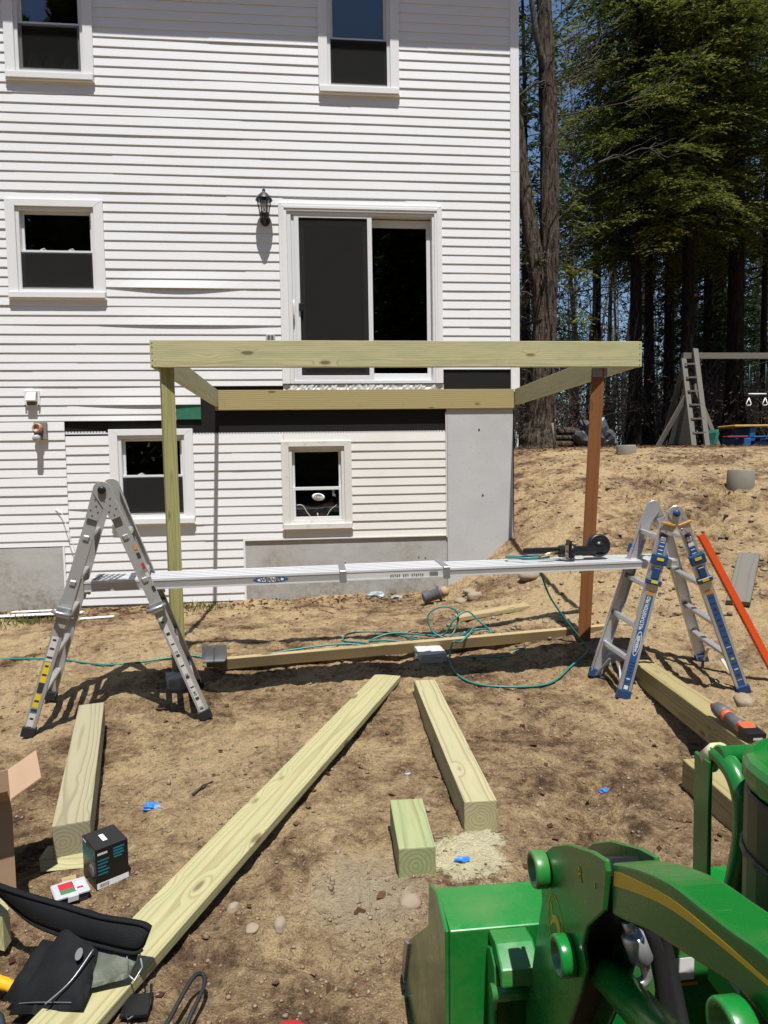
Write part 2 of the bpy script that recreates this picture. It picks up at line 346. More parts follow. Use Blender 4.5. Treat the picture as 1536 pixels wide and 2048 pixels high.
class MB:
    """collects geometry (world or local coordinates); build() links it as ONE mesh object"""
    def __init__(s): s.bm = bmesh.new(); s.mi = 0
    def _f(s, vs):
        try:
            f = s.bm.faces.new(vs); f.material_index = s.mi; return f
        except ValueError: return None
    def hexa(s, c):                      # 8 corners: bottom 4 ccw, top 4 ccw
        v = [s.bm.verts.new(p) for p in c]
        for q in ((3, 2, 1, 0), (4, 5, 6, 7), (0, 1, 5, 4), (1, 2, 6, 5), (2, 3, 7, 6), (3, 0, 4, 7)): s._f([v[i] for i in q])
        return s
    def box(s, x0, x1, y0, y1, z0, z1, M=None):
        c = [(x0, y0, z0), (x1, y0, z0), (x1, y1, z0), (x0, y1, z0), (x0, y0, z1), (x1, y0, z1), (x1, y1, z1), (x0, y1, z1)]
        if M is not None: c = [M @ Vector(p) for p in c]
        return s.hexa(c)
    def bar(s, p, q, w, t, wd=(0, 0, 1)):  # box from p to q, w along wd (made perpendicular), t across
        p, q = Vector(p), Vector(q); d = (q-p).normalized(); wd = Vector(wd); wd = (wd - d*wd.dot(d)).normalized(); n = d.cross(wd)
        a, b = wd*w/2, n*t/2
        return s.hexa([p-a-b, p+a-b, p+a+b, p-a+b, q-a-b, q+a-b, q+a+b, q-a+b])
    def prism(s, poly, ext, base=None):  # poly: 3d points; ext: vector
        e = Vector(ext); a = [s.bm.verts.new(Vector(p)) for p in poly]; b = [s.bm.verts.new(Vector(p)+e) for p in poly]; n = len(poly)
        s._f(a[::-1]); s._f(b)
        for i in range(n): s._f([a[i], a[(i+1) % n], b[(i+1) % n], b[i]])
        return s
    def tube(s, pts, r, seg=8, cap=True):
        pts = [Vector(p) for p in pts]; rr = r if isinstance(r, (list, tuple)) else [r]*len(pts)
        rings = []; prev = None
        for i, p in enumerate(pts):
            d = (pts[min(i+1, len(pts)-1)] - pts[max(i-1, 0)])
            d = d.normalized() if d.length > 1e-9 else Vector((0, 0, 1))
            if prev is None:
                a = Vector((0, 0, 1)) if abs(d.z) < .9 else Vector((1, 0, 0)); u = (a - d*a.dot(d)).normalized()
            else:
                u = prev - d*prev.dot(d); u = u.normalized() if u.length > 1e-6 else Vector((1, 0, 0))
            prev = u; w = d.cross(u)
            rings.append([s.bm.verts.new(p + (u*math.cos(2*PI*k/seg) + w*math.sin(2*PI*k/seg))*rr[i]) for k in range(seg)])
        for a, b in zip(rings, rings[1:]):
            for k in range(seg):
                f = s._f([a[k], a[(k+1) % seg], b[(k+1) % seg], b[k]])
                if f: f.smooth = True
        if cap: s._f(rings[0][::-1]); s._f(rings[-1])
        return s
    def lathe(s, prof, c=(0, 0, 0), ax=(0, 0, 1), seg=20):  # prof: (r, h)
        ax = Vector(ax).normalized(); a = Vector((1, 0, 0)) if abs(ax.x) < .9 else Vector((0, 1, 0)); u = (a-ax*a.dot(ax)).normalized(); w = ax.cross(u); c = Vector(c)
        rings = [[s.bm.verts.new(c+ax*h+(u*math.cos(2*PI*k/seg)+w*math.sin(2*PI*k/seg))*max(r, 1e-4)) for k in range(seg)] for r, h in prof]
        for A, B in zip(rings, rings[1:]):
            for k in range(seg):
                f = s._f([A[k], A[(k+1) % seg], B[(k+1) % seg], B[k]])
                if f: f.smooth = True
        s._f(rings[0][::-1]); s._f(rings[-1]); return s
    def quad(s, a, b, c, d): return s._f([s.bm.verts.new(Vector(p)) for p in (a, b, c, d)])
    def build(s, name, mats, parent=None, M=None, bevel=0, bseg=1, smooth=False):
        bm = s.bm
        bmesh.ops.recalc_face_normals(bm, faces=bm.faces[:])
        if bevel:
            ed = [e for e in bm.edges if len(e.link_faces) == 2 and e.calc_face_angle(0) > .5]
            bmesh.ops.bevel(bm, geom=ed, offset=bevel, segments=bseg, affect='EDGES', clamp_overlap=True, profile=.6)
        me = bpy.data.meshes.new(name); bm.to_mesh(me); bm.free()
        for m in (mats if isinstance(mats, (list, tuple)) else [mats]): me.materials.append(m)
        if smooth:
            for p in me.polygons: p.use_smooth = True
        return link(name, me, parent, M)
def link(name, me, parent=None, M=None):
    o = bpy.data.objects.new(name, me); COL.objects.link(o)
    m = M if M is not None else Matrix.Identity(4)
    if parent is not None:
        o.parent = parent; o.matrix_parent_inverse = WM[parent].inverted()
    o.matrix_basis = m; WM[o] = m
    return o
def frame(origin, xdir, zhint=(0, 0, 1)):
    x = Vector(xdir).normalized(); z = Vector(zhint); z = (z-x*z.dot(x)).normalized(); y = z.cross(x)
    return Matrix(((x.x, y.x, z.x, origin[0]), (x.y, y.y, z.y, origin[1]), (x.z, y.z, z.z, origin[2]), (0, 0, 0, 1)))
def lumber(name, p, q, w, t, mat, parent=None, zh=(0, 0, 1), bevel=.004):
    """board whose axis runs p->q (centre line); t = size along zhint, w = size across; local X along the grain"""
    p, q = Vector(p), Vector(q); L = (q-p).length; M = frame((p+q)/2, q-p, zh)
    b = MB(); b.box(-L/2, L/2, -w/2, w/2, -t/2, t/2)
    return b.build(name, mat, parent, M, bevel=bevel, bseg=2)
def text(name, s, size, mat, parent, M, extrude=.0006, bold=.0, sx=1.):
    c = bpy.data.curves.new(name, 'FONT'); c.body = s; c.size = size; c.extrude = extrude; c.offset = bold
    c.align_x = 'CENTER'; c.align_y = 'CENTER'; c.resolution_u = 3
    t = bpy.data.objects.new('tmp', c); COL.objects.link(t)
    bpy.context.view_layer.update()
    me = bpy.data.meshes.new_from_object(t.evaluated_get(bpy.context.evaluated_depsgraph_get()))
    bpy.data.objects.remove(t); bpy.data.curves.remove(c)
    me.name = name; me.materials.clear(); me.materials.append(mat)
    if sx != 1.: me.transform(Matrix.Diagonal((sx, 1, 1, 1)))
    return link(name, me, parent, M)
def npmesh(name, V, F, mat, parent=None, smooth=False, M=None):
    me = bpy.data.meshes.new(name); V = np.asarray(V, np.float32); F = np.asarray(F, np.int32); n, k = F.shape
    me.vertices.add(len(V)); me.vertices.foreach_set('co', V.ravel())
    me.loops.add(n*k); me.loops.foreach_set('vertex_index', F.ravel())
    me.polygons.add(n); me.polygons.foreach_set('loop_start', np.arange(0, n*k, k, dtype=np.int32))
    me.polygons.foreach_set('loop_total', np.full(n, k, np.int32))
    if smooth: me.polygons.foreach_set('use_smooth', np.ones(n, bool))
    me.update(calc_edges=True); me.materials.append(mat)
    return link(name, me, parent, M)
def smooth_path(pts, n=6):
    P = [Vector(p) for p in pts]; out = []
    for i in range(len(P)-1):
        a, b, c, d = P[max(i-1, 0)], P[i], P[i+1], P[min(i+2, len(P)-1)]
        for k in range(n):
            t = k/n
            out.append(.5*((2*b)+(c-a)*t+(2*a-5*b+4*c-d)*t*t+(3*b-a-3*c+d)*t**3))
    out.append(P[-1]); return out

# value noise for the terrain
_perm = RNG.permutation(4096)
_rv = RNG.random(4096)
def vnoise(x, y):
    xi = np.floor(x).astype(np.int64); yi = np.floor(y).astype(np.int64); fx = x-xi; fy = y-yi
    fx = fx*fx*(3-2*fx); fy = fy*fy*(3-2*fy)
    def h(a, b): return _rv[_perm[(a + _perm[b & 4095]) & 4095]]
    return (h(xi, yi)*(1-fx)+h(xi+1, yi)*fx)*(1-fy)+(h(xi, yi+1)*(1-fx)+h(xi+1, yi+1)*fx)*fy
def fbm(x, y, f, o=4, g=.5):
    s = np.zeros_like(x, dtype=float); a = 1.; t = 0
    for i in range(o):
        s += a*(vnoise(x*f+17*i, y*f+31*i)-.5); t += a; a *= g; f *= 2.03
    return s/t
GP = np.array([(-4, 2, 0), (-1.7, 4.07, 0), (-.85, 4.8, .04), (0, 2, 0), (0, 3, 0), (0, 4, 0), (1.2, 3, 0), (1.8, 2, -.02), (1.85, 2.7, -.02), (1.95, 4.1, .0), (2.8, 4.12, .02), (3.5, 3.5, .05), (4, 2, .03),
    (-1.03, 4.95, .10), (0, 5, .09), (1, 5.2, .11), (2.03, 4.95, .19), (2.75, 4.65, .09), (1.9, 4.5, .05), (-1, 6.5, .06), (.5, 6.5, .08), (-3.5, 7.9, -.01), (-.8, 7.9, .02), (.5, 7.9, .05), (1.5, 7.9, .10), (1.6, 7, .14),
    (2.0, 7.9, .42), (2.4, 7.9, .76), (2.4, 7, .52), (2.3, 6, .30), (3.5, 6, .50), (3.2, 4.9, .20), (5, 7.5, 1.22), (4.9, 10.3, 1.68), (3, 9.5, 1.35), (2.6, 9, 1.12), (7, 7.5, 1.45), (7, 10.5, 1.75), (4.5, 5, .45), (6, 5, .75),
    (3, 12, 1.72), (4.3, 12.5, 1.84), (8, 13, 1.83), (12, 15, 1.9), (5, 16, 1.9), (0, 0, 0), (0, -5, 0), (5, -3, 0), (-5, -3, 0), (-6, 5, 0), (-6, 8, 0), (-6, 12, .2), (0, 12, .9), (0, 16, 1.5), (-6, 18, 1.2), (8, 3, .5), (9, -1, .3), (12, 8, 1.5), (12, 20, 2.0), (0, 22, 1.9), (-3, 3, 0), (-3, 6, .02)], float)
def _rbf_fit():
    P = GP[:, :2]; n = len(P); d2 = ((P[:, None]-P[None])**2).sum(-1); K = np.where(d2 > 0, .5*d2*np.log(d2+1e-12), 0)+np.eye(n)*.02
    A = np.zeros((n+3, n+3)); A[:n, :n] = K; A[:n, n:] = np.c_[np.ones(n), P]; A[n:, :n] = A[:n, n:].T
    return np.linalg.solve(A, np.r_[GP[:, 2], 0, 0, 0])
_w = _rbf_fit()
def ground_base(x, y):
    x = np.asarray(x, float); y = np.asarray(y, float)
    xc = np.clip(x, -6.5, 13); yc = np.clip(y, -5, 20); z = np.zeros_like(xc)
    for (px, py, _), w in zip(GP, _w):
        d2 = (xc-px)**2+(yc-py)**2; z = z+w*.5*d2*np.log(d2+1e-12)
    return z+_w[-3]+_w[-2]*xc+_w[-1]*yc
def ground_z(x, y):
    x = np.asarray(x, float); y = np.asarray(y, float)
    z = ground_base(x, y)
    near = np.clip((13-y)/3, .25, 1)
    z = z + fbm(x, y, .9, 3)*.05*near - .022*near*np.clip(1-np.abs(fbm(x+60, y+2, 2.6, 2))*9, 0, 1)**2 + fbm(x+9, y+5, 5., 4, .6)*.044*near + np.abs(fbm(x+3, y+7, 16., 4, .65))*.045*near
    # tracks of a cleated tyre across the slope
    for (x0, y0, x1, y1, w) in ((2.7, 6.2, 4.6, 8.6, .17), (3.3, 5.9, 5.4, 8.2, .17), (2.6, 9.8, 4.4, 6.4, .16), (5.2, 5.6, 4.1, 9.6, .17), (3.2, 10.2, 6.2, 9.0, .18), (1.3, 3.2, 1.0, 1.5, .14)):
        L = math.hypot(x1-x0, y1-y0); ux, uy = (x1-x0)/L, (y1-y0)/L
        a = (x-x0)*ux+(y-y0)*uy; c = -(x-x0)*uy+(y-y0)*ux + .05*np.sin(a*2)
        m = np.clip(1-np.abs(c)/w, 0, 1)*np.clip(a/.3, 0, 1)*np.clip((L-a)/.3, 0, 1); m = np.minimum(m*3, 1)
        z = z+m*(-.03+.040*np.tanh(4*np.sin(2*PI*(a+np.abs(c)*.6)/.17)))*(.55+.9*vnoise(x*3, y*3))
    # shallow trench under the long board lying across
    yl = 5.03+.05*(x+.83); m = np.exp(-((y-yl)/.07)**2)*np.clip((x+.75)/.3, 0, 1)*np.clip((2.4-x)/.3, 0, 1)
    z = z-.065*m
    return z
def gz(x, y): return float(ground_z(np.array([x]), np.array([y]))[0])

# ---------------------------------------------------------------- ground
def axis(parts):
    out = []
    for a, b, n in parts: out.append(np.linspace(a, b, n, endpoint=False))
    out.append(np.array([parts[-1][1]])); return np.concatenate(out)
def gspace(a, b, n): return a+(b-a)*(np.geomspace(1, 60, n)-1)/59
xs = np.concatenate([-(gspace(6.5, 200, 24)[::-1]), axis([(-6.4, -3, 50), (-3, 3.6, 440), (3.6, 6.5, 110), (6.5, 14, 90)]), gspace(14.2, 220, 24)])
ys = np.concatenate([-(gspace(3, 120, 16)[::-1]), axis([(-2.9, 1.0, 30), (1.0, 5.6, 340), (5.6, 10.6, 190), (10.6, 15, 70), (15, 26, 50)]), gspace(26.4, 320, 24)])
X, Y = np.meshgrid(xs, ys); Z = ground_z(X, Y)
Z = np.where((X < 2.2) & (Y > 8.2), np.minimum(Z, -.05), Z)
nx, ny = len(xs), len(ys); idx = np.arange(nx*ny).reshape(ny, nx)
F = np.stack([idx[:-1, :-1], idx[:-1, 1:], idx[1:, 1:], idx[1:, :-1]], -1).reshape(-1, 4)
kind(npmesh('ground', np.stack([X, Y, Z], -1).reshape(-1, 3), F, M_ground, smooth=True), 'structure')

# ---------------------------------------------------------------- the house
YW = 7.90
house = root('white_house', 'white vinyl sided two storey house with sliding patio door above a bare deck frame', 'house', (0, YW, 0))
HX0, HX1, HZ1 = -5.2, 2.405, 7.42
WIN = {   # outer casing: x0, x1, z0, z1, split z
    'upper_l': (-3.17, -2.265, 5.71, 7.10, 6.315, .10), 'upper_r': (.142, 1.042, 5.69, 7.10, 6.30, .10),
    'mid_l': (-3.25, -2.233, 3.42, 4.48, 3.935, .10), 'low_l': (-2.275, -1.358, .93, 2.005, 1.475, .095), 'low_c': (-.378, .426, .828, 1.85, 1.305, .085)}
DOOR = (-.34, 1.51, 2.50, 4.50)
holes = [(a+.05, b-.05, c+.05, d-.04) for a, b, c, d, *_ in WIN.values()] + [(DOOR[0]+.05, DOOR[1]-.05, DOOR[2]-.005, DOOR[3]-.05)]
def cells(rect, holes):
    x0, x1, z0, z1 = rect
    xb = sorted({x0, x1, *[v for h in holes for v in h[:2] if x0 < v < x1]}); zb = sorted({z0, z1, *[v for h in holes for v in h[2:] if z0 < v < z1]})
    for a, b in zip(xb, xb[1:]):
        for c, d in zip(zb, zb[1:]):
            mx, mz = (a+b)/2, (c+d)/2
            if not any(h[0] < mx < h[1] and h[2] < mz < h[3] for h in holes): yield a, b, c, d
b = MB()
for a, bb, c, d in cells((HX0, 2.36, .74, HZ1), holes): b.box(a, bb, YW+.016, YW+.11, c, d)
b.build('sheathing', M_black, house)
# other walls of the body
b = MB(); b.box(HX1-.06, HX1-.01, YW+.112, 15.4, 2.2, HZ1); b.build('side_wall', M_siding, house)
b = MB(); b.box(HX0, HX0+.05, YW+.112, 15.4, -.3, HZ1); b.build('side_wall', M_siding, house)
b = MB(); b.box(HX0+.05, HX1-.06, 15.3, 15.4, -.3, HZ1); b.build('back_wall', M_siding, house)
b = MB(); b.box(HX0-.35, HX1+.3, YW-.42, YW+.0, HZ1-.001, HZ1+.03); b.build('soffit', M_trim, house)
b = MB(); b.box(HX0-.35, HX1+.3, YW-.445, YW-.422, HZ1-.02, HZ1+.19); b.build('fascia', M_trim, house)
b = MB(); ym = (YW+15.4)/2
b.prism([(HX0-.35, YW-.46, HZ1+.19), (HX0-.35, ym, HZ1+2.2), (HX0-.35, 15.86, HZ1+.19)], (HX1-HX0+.65, 0, 0)); b.build('roof', M_asphalt, house)
# foundation: stained wall under the siding, pale wall at the right corner
b = MB(); b.box(HX0, -2.80, YW-.015, YW+.2, -.4, .70); b.build('foundation_wall', M_concrete2, house)
b = MB(); b.box(-2.80, 1.545, YW+.0, YW+.2, -.4, .738); b.build('foundation_wall', M_concrete2, house)
b = MB(); b.box(1.545, 2.338, YW-.022, YW+.2, -.5, 2.205)
b.box(2.13, 2.338, YW+.2, 15.3, -.4, 2.195)
fo = b.build('foundation_corner', M_concrete, house)
b = MB()
for (x, z) in ((1.93, 1.96), (1.97, 1.19)): b.lathe([(.011, 0), (.011, .004)], (x, YW-.0265, z), (0, 1, 0), 10)
b.build('tie_hole', M_darkprint, house)
b = MB(); 
for x, z in ((-.5, .40), (.33, .43), (1.2, .47), (1.28, .46)): b.lathe([(.008, 0), (.008, .004)], (x, YW-.0045, z), (0, 1, 0), 8)
b.build('tie_hole', M_darkprint, house)

# siding: double-course panels, each one an object; gaps where it has been stripped
CZ = .1016
def siding_piece(x0, x1, z0, z1, mat, zrow, off=0., bulge=None):
    """one double-course panel whose laps start at zrow, cut to z0..z1"""
    laps = []
    for k in (0, 1):
        lz = zrow+k*CZ; lo, hi = max(z0, lz), min(z1, lz+CZ)
        if hi-lo < .004: continue
        f = lambda z: -.0130+(z-lz)/CZ*.0095
        laps += [[(-.0015, lo), (f(lo)+.0006, lo+.0003), (f(lo), min(lo+.005, hi-.001)), (f(hi), hi)]]
    if not laps: return
    prof = [p for l in laps for p in l]; n = len(laps)
    nseg = 10 if bulge else max(2, int((x1-x0)/.45)); bm = MB(); rings = []
    for i in range(nseg+1):
        x = x0+(x1-x0)*i/nseg; bl = bulge*math.sin(PI*i/nseg)**1.2 if bulge else 0
        wav = .0009*math.sin(x*2.3+zrow*9)+.0005*math.sin(x*5.9+zrow*23); dz = .0014*math.sin(x*1.1+zrow*5) if z1-z0 > .15 else 0
        rings.append([bm.bm.verts.new((x, YW+dy-off+wav-bl*(1-(z-z0)/(z1-z0))**1.5, z+dz-bl*.25*(1-(z-z0)/(z1-z0)))) for dy, z in prof])
    for A, B in zip(rings, rings[1:]):
        for j in range(len(prof)-1): bm._f([A[j], B[j], B[j+1], A[j+1]])
    for R_ in (rings[0], rings[-1]):
        for i in range(n): bm._f(R_[4*i:4*i+4])
    return bm.build('siding_panel', mat, house)
def siding_region(x0, x1, z0, z1, mat, seed, holes=holes, bulges=()):
    rg = random.Random(seed); n = math.ceil((z1-z0)/(2*CZ)-.02)
    for k in range(n):
        zrow = z1-2*CZ*(k+1); a, c = max(z0, zrow), z1-2*CZ*k
        joints = []; xj = x0+rg.uniform(.4, 3.2)
        while xj < x1-.35: joints.append(xj); xj += rg.uniform(1.4, 3.4)
        hs = [h for h in holes if h[1] > x0 and h[0] < x1 and h[2] < c-.004 and h[3] > a+.004]
        xb = sorted({x0, x1, *[min(max(v, x0), x1) for h in hs for v in h[:2]]}); pieces = []
        for p, q in zip(xb, xb[1:]):
            zr = [(a, c)]
            for h in hs:
                if h[0] < (p+q)/2 < h[1]: zr = [t for lo, hi in zr for t in ((lo, min(hi, h[2])), (max(lo, h[3]), hi)) if t[1]-t[0] > .012]
            for t in zr:
                if pieces and abs(pieces[-1][1]-p) < 1e-6 and pieces[-1][2:] == t: pieces[-1] = (pieces[-1][0], q)+t
                else: pieces.append((p, q)+t)
        for s_, e_, lo, hi in pieces:
            cuts = [s_]+[j for j in joints if s_+.25 < j < e_-.25]+[e_]
            for p, q in zip(cuts, cuts[1:]):
                bu = None
                for (bx0, bx1, bz, amt) in bulges:
                    if lo < bz < hi and p < (bx0+bx1)/2 < q: bu = amt
                siding_piece(p, q, lo, hi, mat, zrow, off=rg.uniform(0, .0024)+(.002 if p > s_ else 0), bulge=bu)
BUL = [(-2.2, -.36, 3.66, .022), (-1.6, -.36, 3.30, .012)]
siding_region(HX0, 2.318, 2.66, HZ1, M_siding, 3, bulges=BUL)
siding_region(HX0, -.338, 2.48, 2.6565, M_siding, 5)
siding_region(HX0, -1.262, 2.2745, 2.4765, M_siding, 6, bulges=[(-2.7, -1.5, 2.4, .014)])
siding_region(HX0, -1.535, 2.10, 2.2725, M_siding, 26, bulges=[(-2.7, -1.6, 2.2, .012)])
siding_region(HX0, -2.745, .71, 2.097, M_siding, 8)
siding_region(-2.742, -.352, .735, 1.935, M_siding, 9, bulges=[(-2.7, -2.3, 1.2, .006)])
siding_region(-2.80, -.822, .03, .7315, M_siding, 10)
siding_region(-.3495, 1.53, .735, 1.935, M_siding_old, 11)
# nail flange left standing above the lower siding, with its slots
for (x0, x1, zt) in ((-2.74, -2.28, 1.985), (-1.355, 1.53, 1.957)):
    b = MB(); x = x0
    b.box(x0, x1, YW-.004, YW-.001, zt-.03, zt-.014)
    while x < x1-.02:
        b.box(x, min(x+.022, x1), YW-.004, YW-.001, zt-.0135, zt); x += .034
    b.build('nail_flange', M_trim, house)
# J channels and corner post
def jch(name, x0, x1, z0, z1, mat, d=.022): 
    b = MB(); b.box(x0, x1, YW-d, YW+.004, z0, z1); return b.build(name, mat, house, bevel=.002)
jch('j_channel', -.835, -.812, .02, .733, M_trim); jch('j_channel', 1.532, 1.552, .70, 2.17, M_siding_old); jch('j_channel', -2.822, -2.80, .02, .705, M_trim)
jch('j_channel', -.812, 1.53, .716, .733, M_siding_old); 
b = MB(); b.box(2.318, 2.42, YW-.026, YW+.01, 4.905, HZ1-.004); b.box(2.408, 2.42, YW+.0102, YW+.11, 4.905, HZ1-.004); b.build('corner_post', M_trim, house, bevel=.003)
b = MB(); b.box(2.316, 2.421, YW-.0275, YW+.01, 2.40, 4.902); b.box(2.409, 2.421, YW+.0102, YW+.11, 2.40, 4.902); b.build('corner_post', M_trim, house, bevel=.003)
b = MB(); b.box(1.52, 2.312, YW+.003, YW+.0155, 2.42, 2.657); b.build('bare_sheathing', M_black, house)
b = MB(); b.box(-1.53, -1.262, YW-.006, YW+.008, 2.108, 2.285); b.box(-1.53, -1.262, YW-.009, YW-.0065, 2.112, 2.215); b.build('house_wrap_patch', M_wrap, house)
# crinkled flashing under the door
b = MB(); n = 90; rows = []
for i in range(n+1):
    x = -.335+1.85*i/n; rows.append([b.bm.verts.new((x, YW-.01-.018*random.random(), 2.432+.004*random.random())), b.bm.verts.new((x, YW-.004-.02*random.random(), 2.455)), b.bm.verts.new((x, YW-.006-.012*random.random(), 2.493))])
for A, B in zip(rows, rows[1:]):
    for j in (0, 1): b._f([A[j], B[j], B[j+1], A[j+1]])
b.build('flashing', M_tape, house)

def ring(b, x0, x1, z0, z1, w, y0, y1, wt=None, wb=None):
    wt = w if wt is None else wt; wb = w if wb is None else wb
    b.box(x0, x0+w, y0, y1, z0, z1); b.box(x1-w, x1, y0, y1, z0, z1)
    if wt: b.box(x0+w, x1-w, y0, y1, z1-wt, z1)
    if wb: b.box(x0+w, x1-w, y0, y1, z0, z0+wb)
def casing_mitre(b, x0, x1, z0, z1, w, y0, y1, wt):
    b.prism([(x0, y0, z0), (x0, y0, z1), (x0+w, y0, z1-wt), (x0+w, y0, z0)], (0, y1-y0, 0))
    b.prism([(x1, y0, z0), (x1-w, y0, z0), (x1-w, y0, z1-wt), (x1, y0, z1)], (0, y1-y0, 0))
    b.prism([(x0+.001, y0, z1), (x1-.001, y0, z1), (x1-w-.001, y0, z1-wt+.001), (x0+w+.001, y0, z1-wt+.001)], (0, y1-y0, 0))
def window(key, mat=M_trim, lock=True, curtain=None, low_screen=True):
    x0, x1, z0, z1, zs, w = WIN[key]
    b = MB(); casing_mitre(b, x0, x1, z0+.075, z1, w, YW-.034, YW+.014, w*.75)
    win = b.build('window', mat, house, bevel=.0025)
    b = MB(); b.box(x0+.006, x1-.006, YW-.062, YW+.012, z0+.012, z0+.074); b.box(x0-.004, x1+.004, YW-.045, YW-.001, z0, z0+.0105); b.build('sill', mat, win, bevel=.003)
    fx0, fx1, fz0, fz1 = x0+w, x1-w, z0+.075, z1-w*.75
    b = MB(); ring(b, fx0+.001, fx1-.001, fz0, fz1-.001, .034, YW-.012, YW+.10, .03, .036)
    b.build('frame', M_sash if mat is M_trim else mat, win, bevel=.002)
    ax0, ax1, az0, az1 = fx0+.036, fx1-.036, fz0+.038, fz1-.032
    b = MB(); ring(b, ax0, ax1, zs-.02, az1, .028, YW+.046, YW+.075, .028, .03); up = b.build('upper_sash', M_sash, win, bevel=.002)
    b = MB(); b.box(ax0+.024, ax1-.024, YW+.060, YW+.063, zs+.006, az1-.026); b.build('pane', M_glass, up)
    b = MB(); ring(b, ax0, ax1, az0, zs+.018, .03, YW+.012, YW+.042, .036, .038); lo = b.build('lower_sash', M_sash, win, bevel=.002)
    b = MB(); b.box(ax0+.026, ax1-.026, YW+.026, YW+.029, az0+.034, zs-.014); b.build('pane', M_glass, lo)
    if low_screen:
        b = MB(); b.box(ax0-.002, ax1+.002, YW+.004, YW+.0055, az0+.02, zs-.006); b.build('insect_screen', M_screen2 if key == 'upper_l' else M_screen, win)
    if lock:
        for fx in ((.3, .7) if ax1-ax0 > .72 else (.3,)):
            b = MB(); xx = ax0+(ax1-ax0)*fx; b.box(xx-.03, xx+.03, YW+.014, YW+.040, zs+.0185, zs+.028); b.tube([(xx-.015, YW+.02, zs+.03), (xx+.02, YW+.012, zs+.036)], .006, 6); b.build('sash_lock', M_sash, win, bevel=.001)
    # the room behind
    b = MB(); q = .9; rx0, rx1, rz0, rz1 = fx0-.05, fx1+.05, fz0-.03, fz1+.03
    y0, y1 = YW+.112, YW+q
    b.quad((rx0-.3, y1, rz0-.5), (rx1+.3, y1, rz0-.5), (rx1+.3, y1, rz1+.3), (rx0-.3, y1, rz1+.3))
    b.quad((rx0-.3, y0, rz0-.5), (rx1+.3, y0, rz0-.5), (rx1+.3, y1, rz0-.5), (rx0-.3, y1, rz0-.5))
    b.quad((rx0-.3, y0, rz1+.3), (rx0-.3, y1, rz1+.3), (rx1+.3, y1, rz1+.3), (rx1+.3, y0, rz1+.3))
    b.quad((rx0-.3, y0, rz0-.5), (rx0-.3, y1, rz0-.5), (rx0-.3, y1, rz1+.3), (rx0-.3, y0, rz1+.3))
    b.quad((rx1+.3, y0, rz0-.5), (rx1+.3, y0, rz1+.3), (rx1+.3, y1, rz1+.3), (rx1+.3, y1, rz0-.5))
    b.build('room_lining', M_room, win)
    return win, (ax0, ax1, az0, az1, zs)
w0, g0 = window('upper_l', lock=False)
# scalloped lace hem in the upper left window
b = MB(); n = 60; A = []
for i in range(n+1):
    u = i/n; x = g0[0]+.05+(g0[1]-g0[0]-.08)*u; sc = abs(math.sin(u*PI*3.2))
    A.append((b.bm.verts.new((x, YW+.050+.010*math.sin(u*40), g0[2]+.03)), b.bm.verts.new((x, YW+.050+.010*math.sin(u*40), g0[2]+.05+.17*sc**.7*(1-.35*u)))))
for p, q in zip(A, A[1:]): b._f([p[0], q[0], q[1], p[1]])
b.build('lace_curtain', M_curtain, w0)
w1, g1 = window('upper_r', lock=False)
w2, g2 = window('mid_l'); w3, g3 = window('low_l'); w4, g4 = window('low_c', mat=M_grime, lock=False, low_screen=False)
# oval plaque and cables hanging in the basement window
b = MB(); b.lathe([(.002, -.006), (.9, -.006), (1, 0), (.9, .006), (.002, .006)], (0, 0, 0), (0, 1, 0), 28)
b.build('oval_plaque', M_white, w4, Matrix.Translation((.035, YW+.019, 1.205)) @ Matrix.Rotation(.12, 4, 'Y') @ Matrix.Diagonal((.075, 1, .043, 1)))
b = MB()
for rr in (.030, .016):
    b.tube([(.035+rr*1.5*math.cos(a), YW+.0115, 1.207+rr*math.sin(a)) for a in [2*PI*k/20 for k in range(18)]], .0035, 5)
b.build('plaque_print', M_rusty, w4)
b = MB(); b.tube(smooth_path([(-.22, YW+.02, 1.115), (-.15, YW+.02, 1.11), (-.10, YW+.02, 1.03), (-.06, YW+.02, .98)]), .005, 6)
b.tube(smooth_path([(.24, YW+.02, 1.10), (.18, YW+.02, 1.06), (.13, YW+.02, .985)]), .004, 6); b.tube([(.02, YW+.02, 1.02), (.03, YW+.02, .96)], .006, 6); b.build('cable', M_clear, w4)

# sliding patio door
b = MB(); x0, x1, z0, z1 = DOOR; casing_mitre(b, x0, x1, z0, z1, .088, YW-.036, YW+.014, .088)
door = b.build('sliding_door', M_trim, house, bevel=.003)
b = MB(); casing_mitre(b, x0+.03, x1-.03, z0, z1-.03, .03, YW-.0445, YW-.0365, .03); b.build('casing_bead', M_trim, door, bevel=.002)
b = MB(); ring(b, -.251, 1.440, 2.502, 4.411, .045, YW-.022, YW+.11, .03, .035); b.build('door_frame', M_sash, door, bevel=.002)
b = MB(); b.box(-.204, -.172, YW+.0, YW+.05, 2.54, 4.38); b.build('jamb_strip', M_sash, door)
b = MB(); ring(b, -.172, .705, 2.535, 4.395, .052, YW-.015, YW+.012, .045, .060); scr = b.build('screen_door', M_sash, door, bevel=.002)
b = MB(); b.box(-.12, .653, YW-.003, YW-.001, 2.595, 4.35); b.build('screen_mesh', M_screen, scr)
b = MB(); b.box(-.137, -.085, YW-.040, YW-.0155, 3.315, 3.40); b.build('latch', M_blackp, scr, bevel=.004)
b = MB(); ring(b, -.165, .703, 2.54, 4.37, .10, YW+.020, YW+.055, .09, .09); sl = b.build('sliding_panel', M_sash, door, bevel=.003)
b = MB(); b.box(-.07, .608, YW+.036, YW+.040, 2.625, 4.285); b.build('pane', M_glass, sl)
b = MB(); ring(b, .625, 1.42, 2.535, 4.365, .078, YW+.064, YW+.098, .085, .09); fp = b.build('fixed_panel', M_sash, door, bevel=.003)
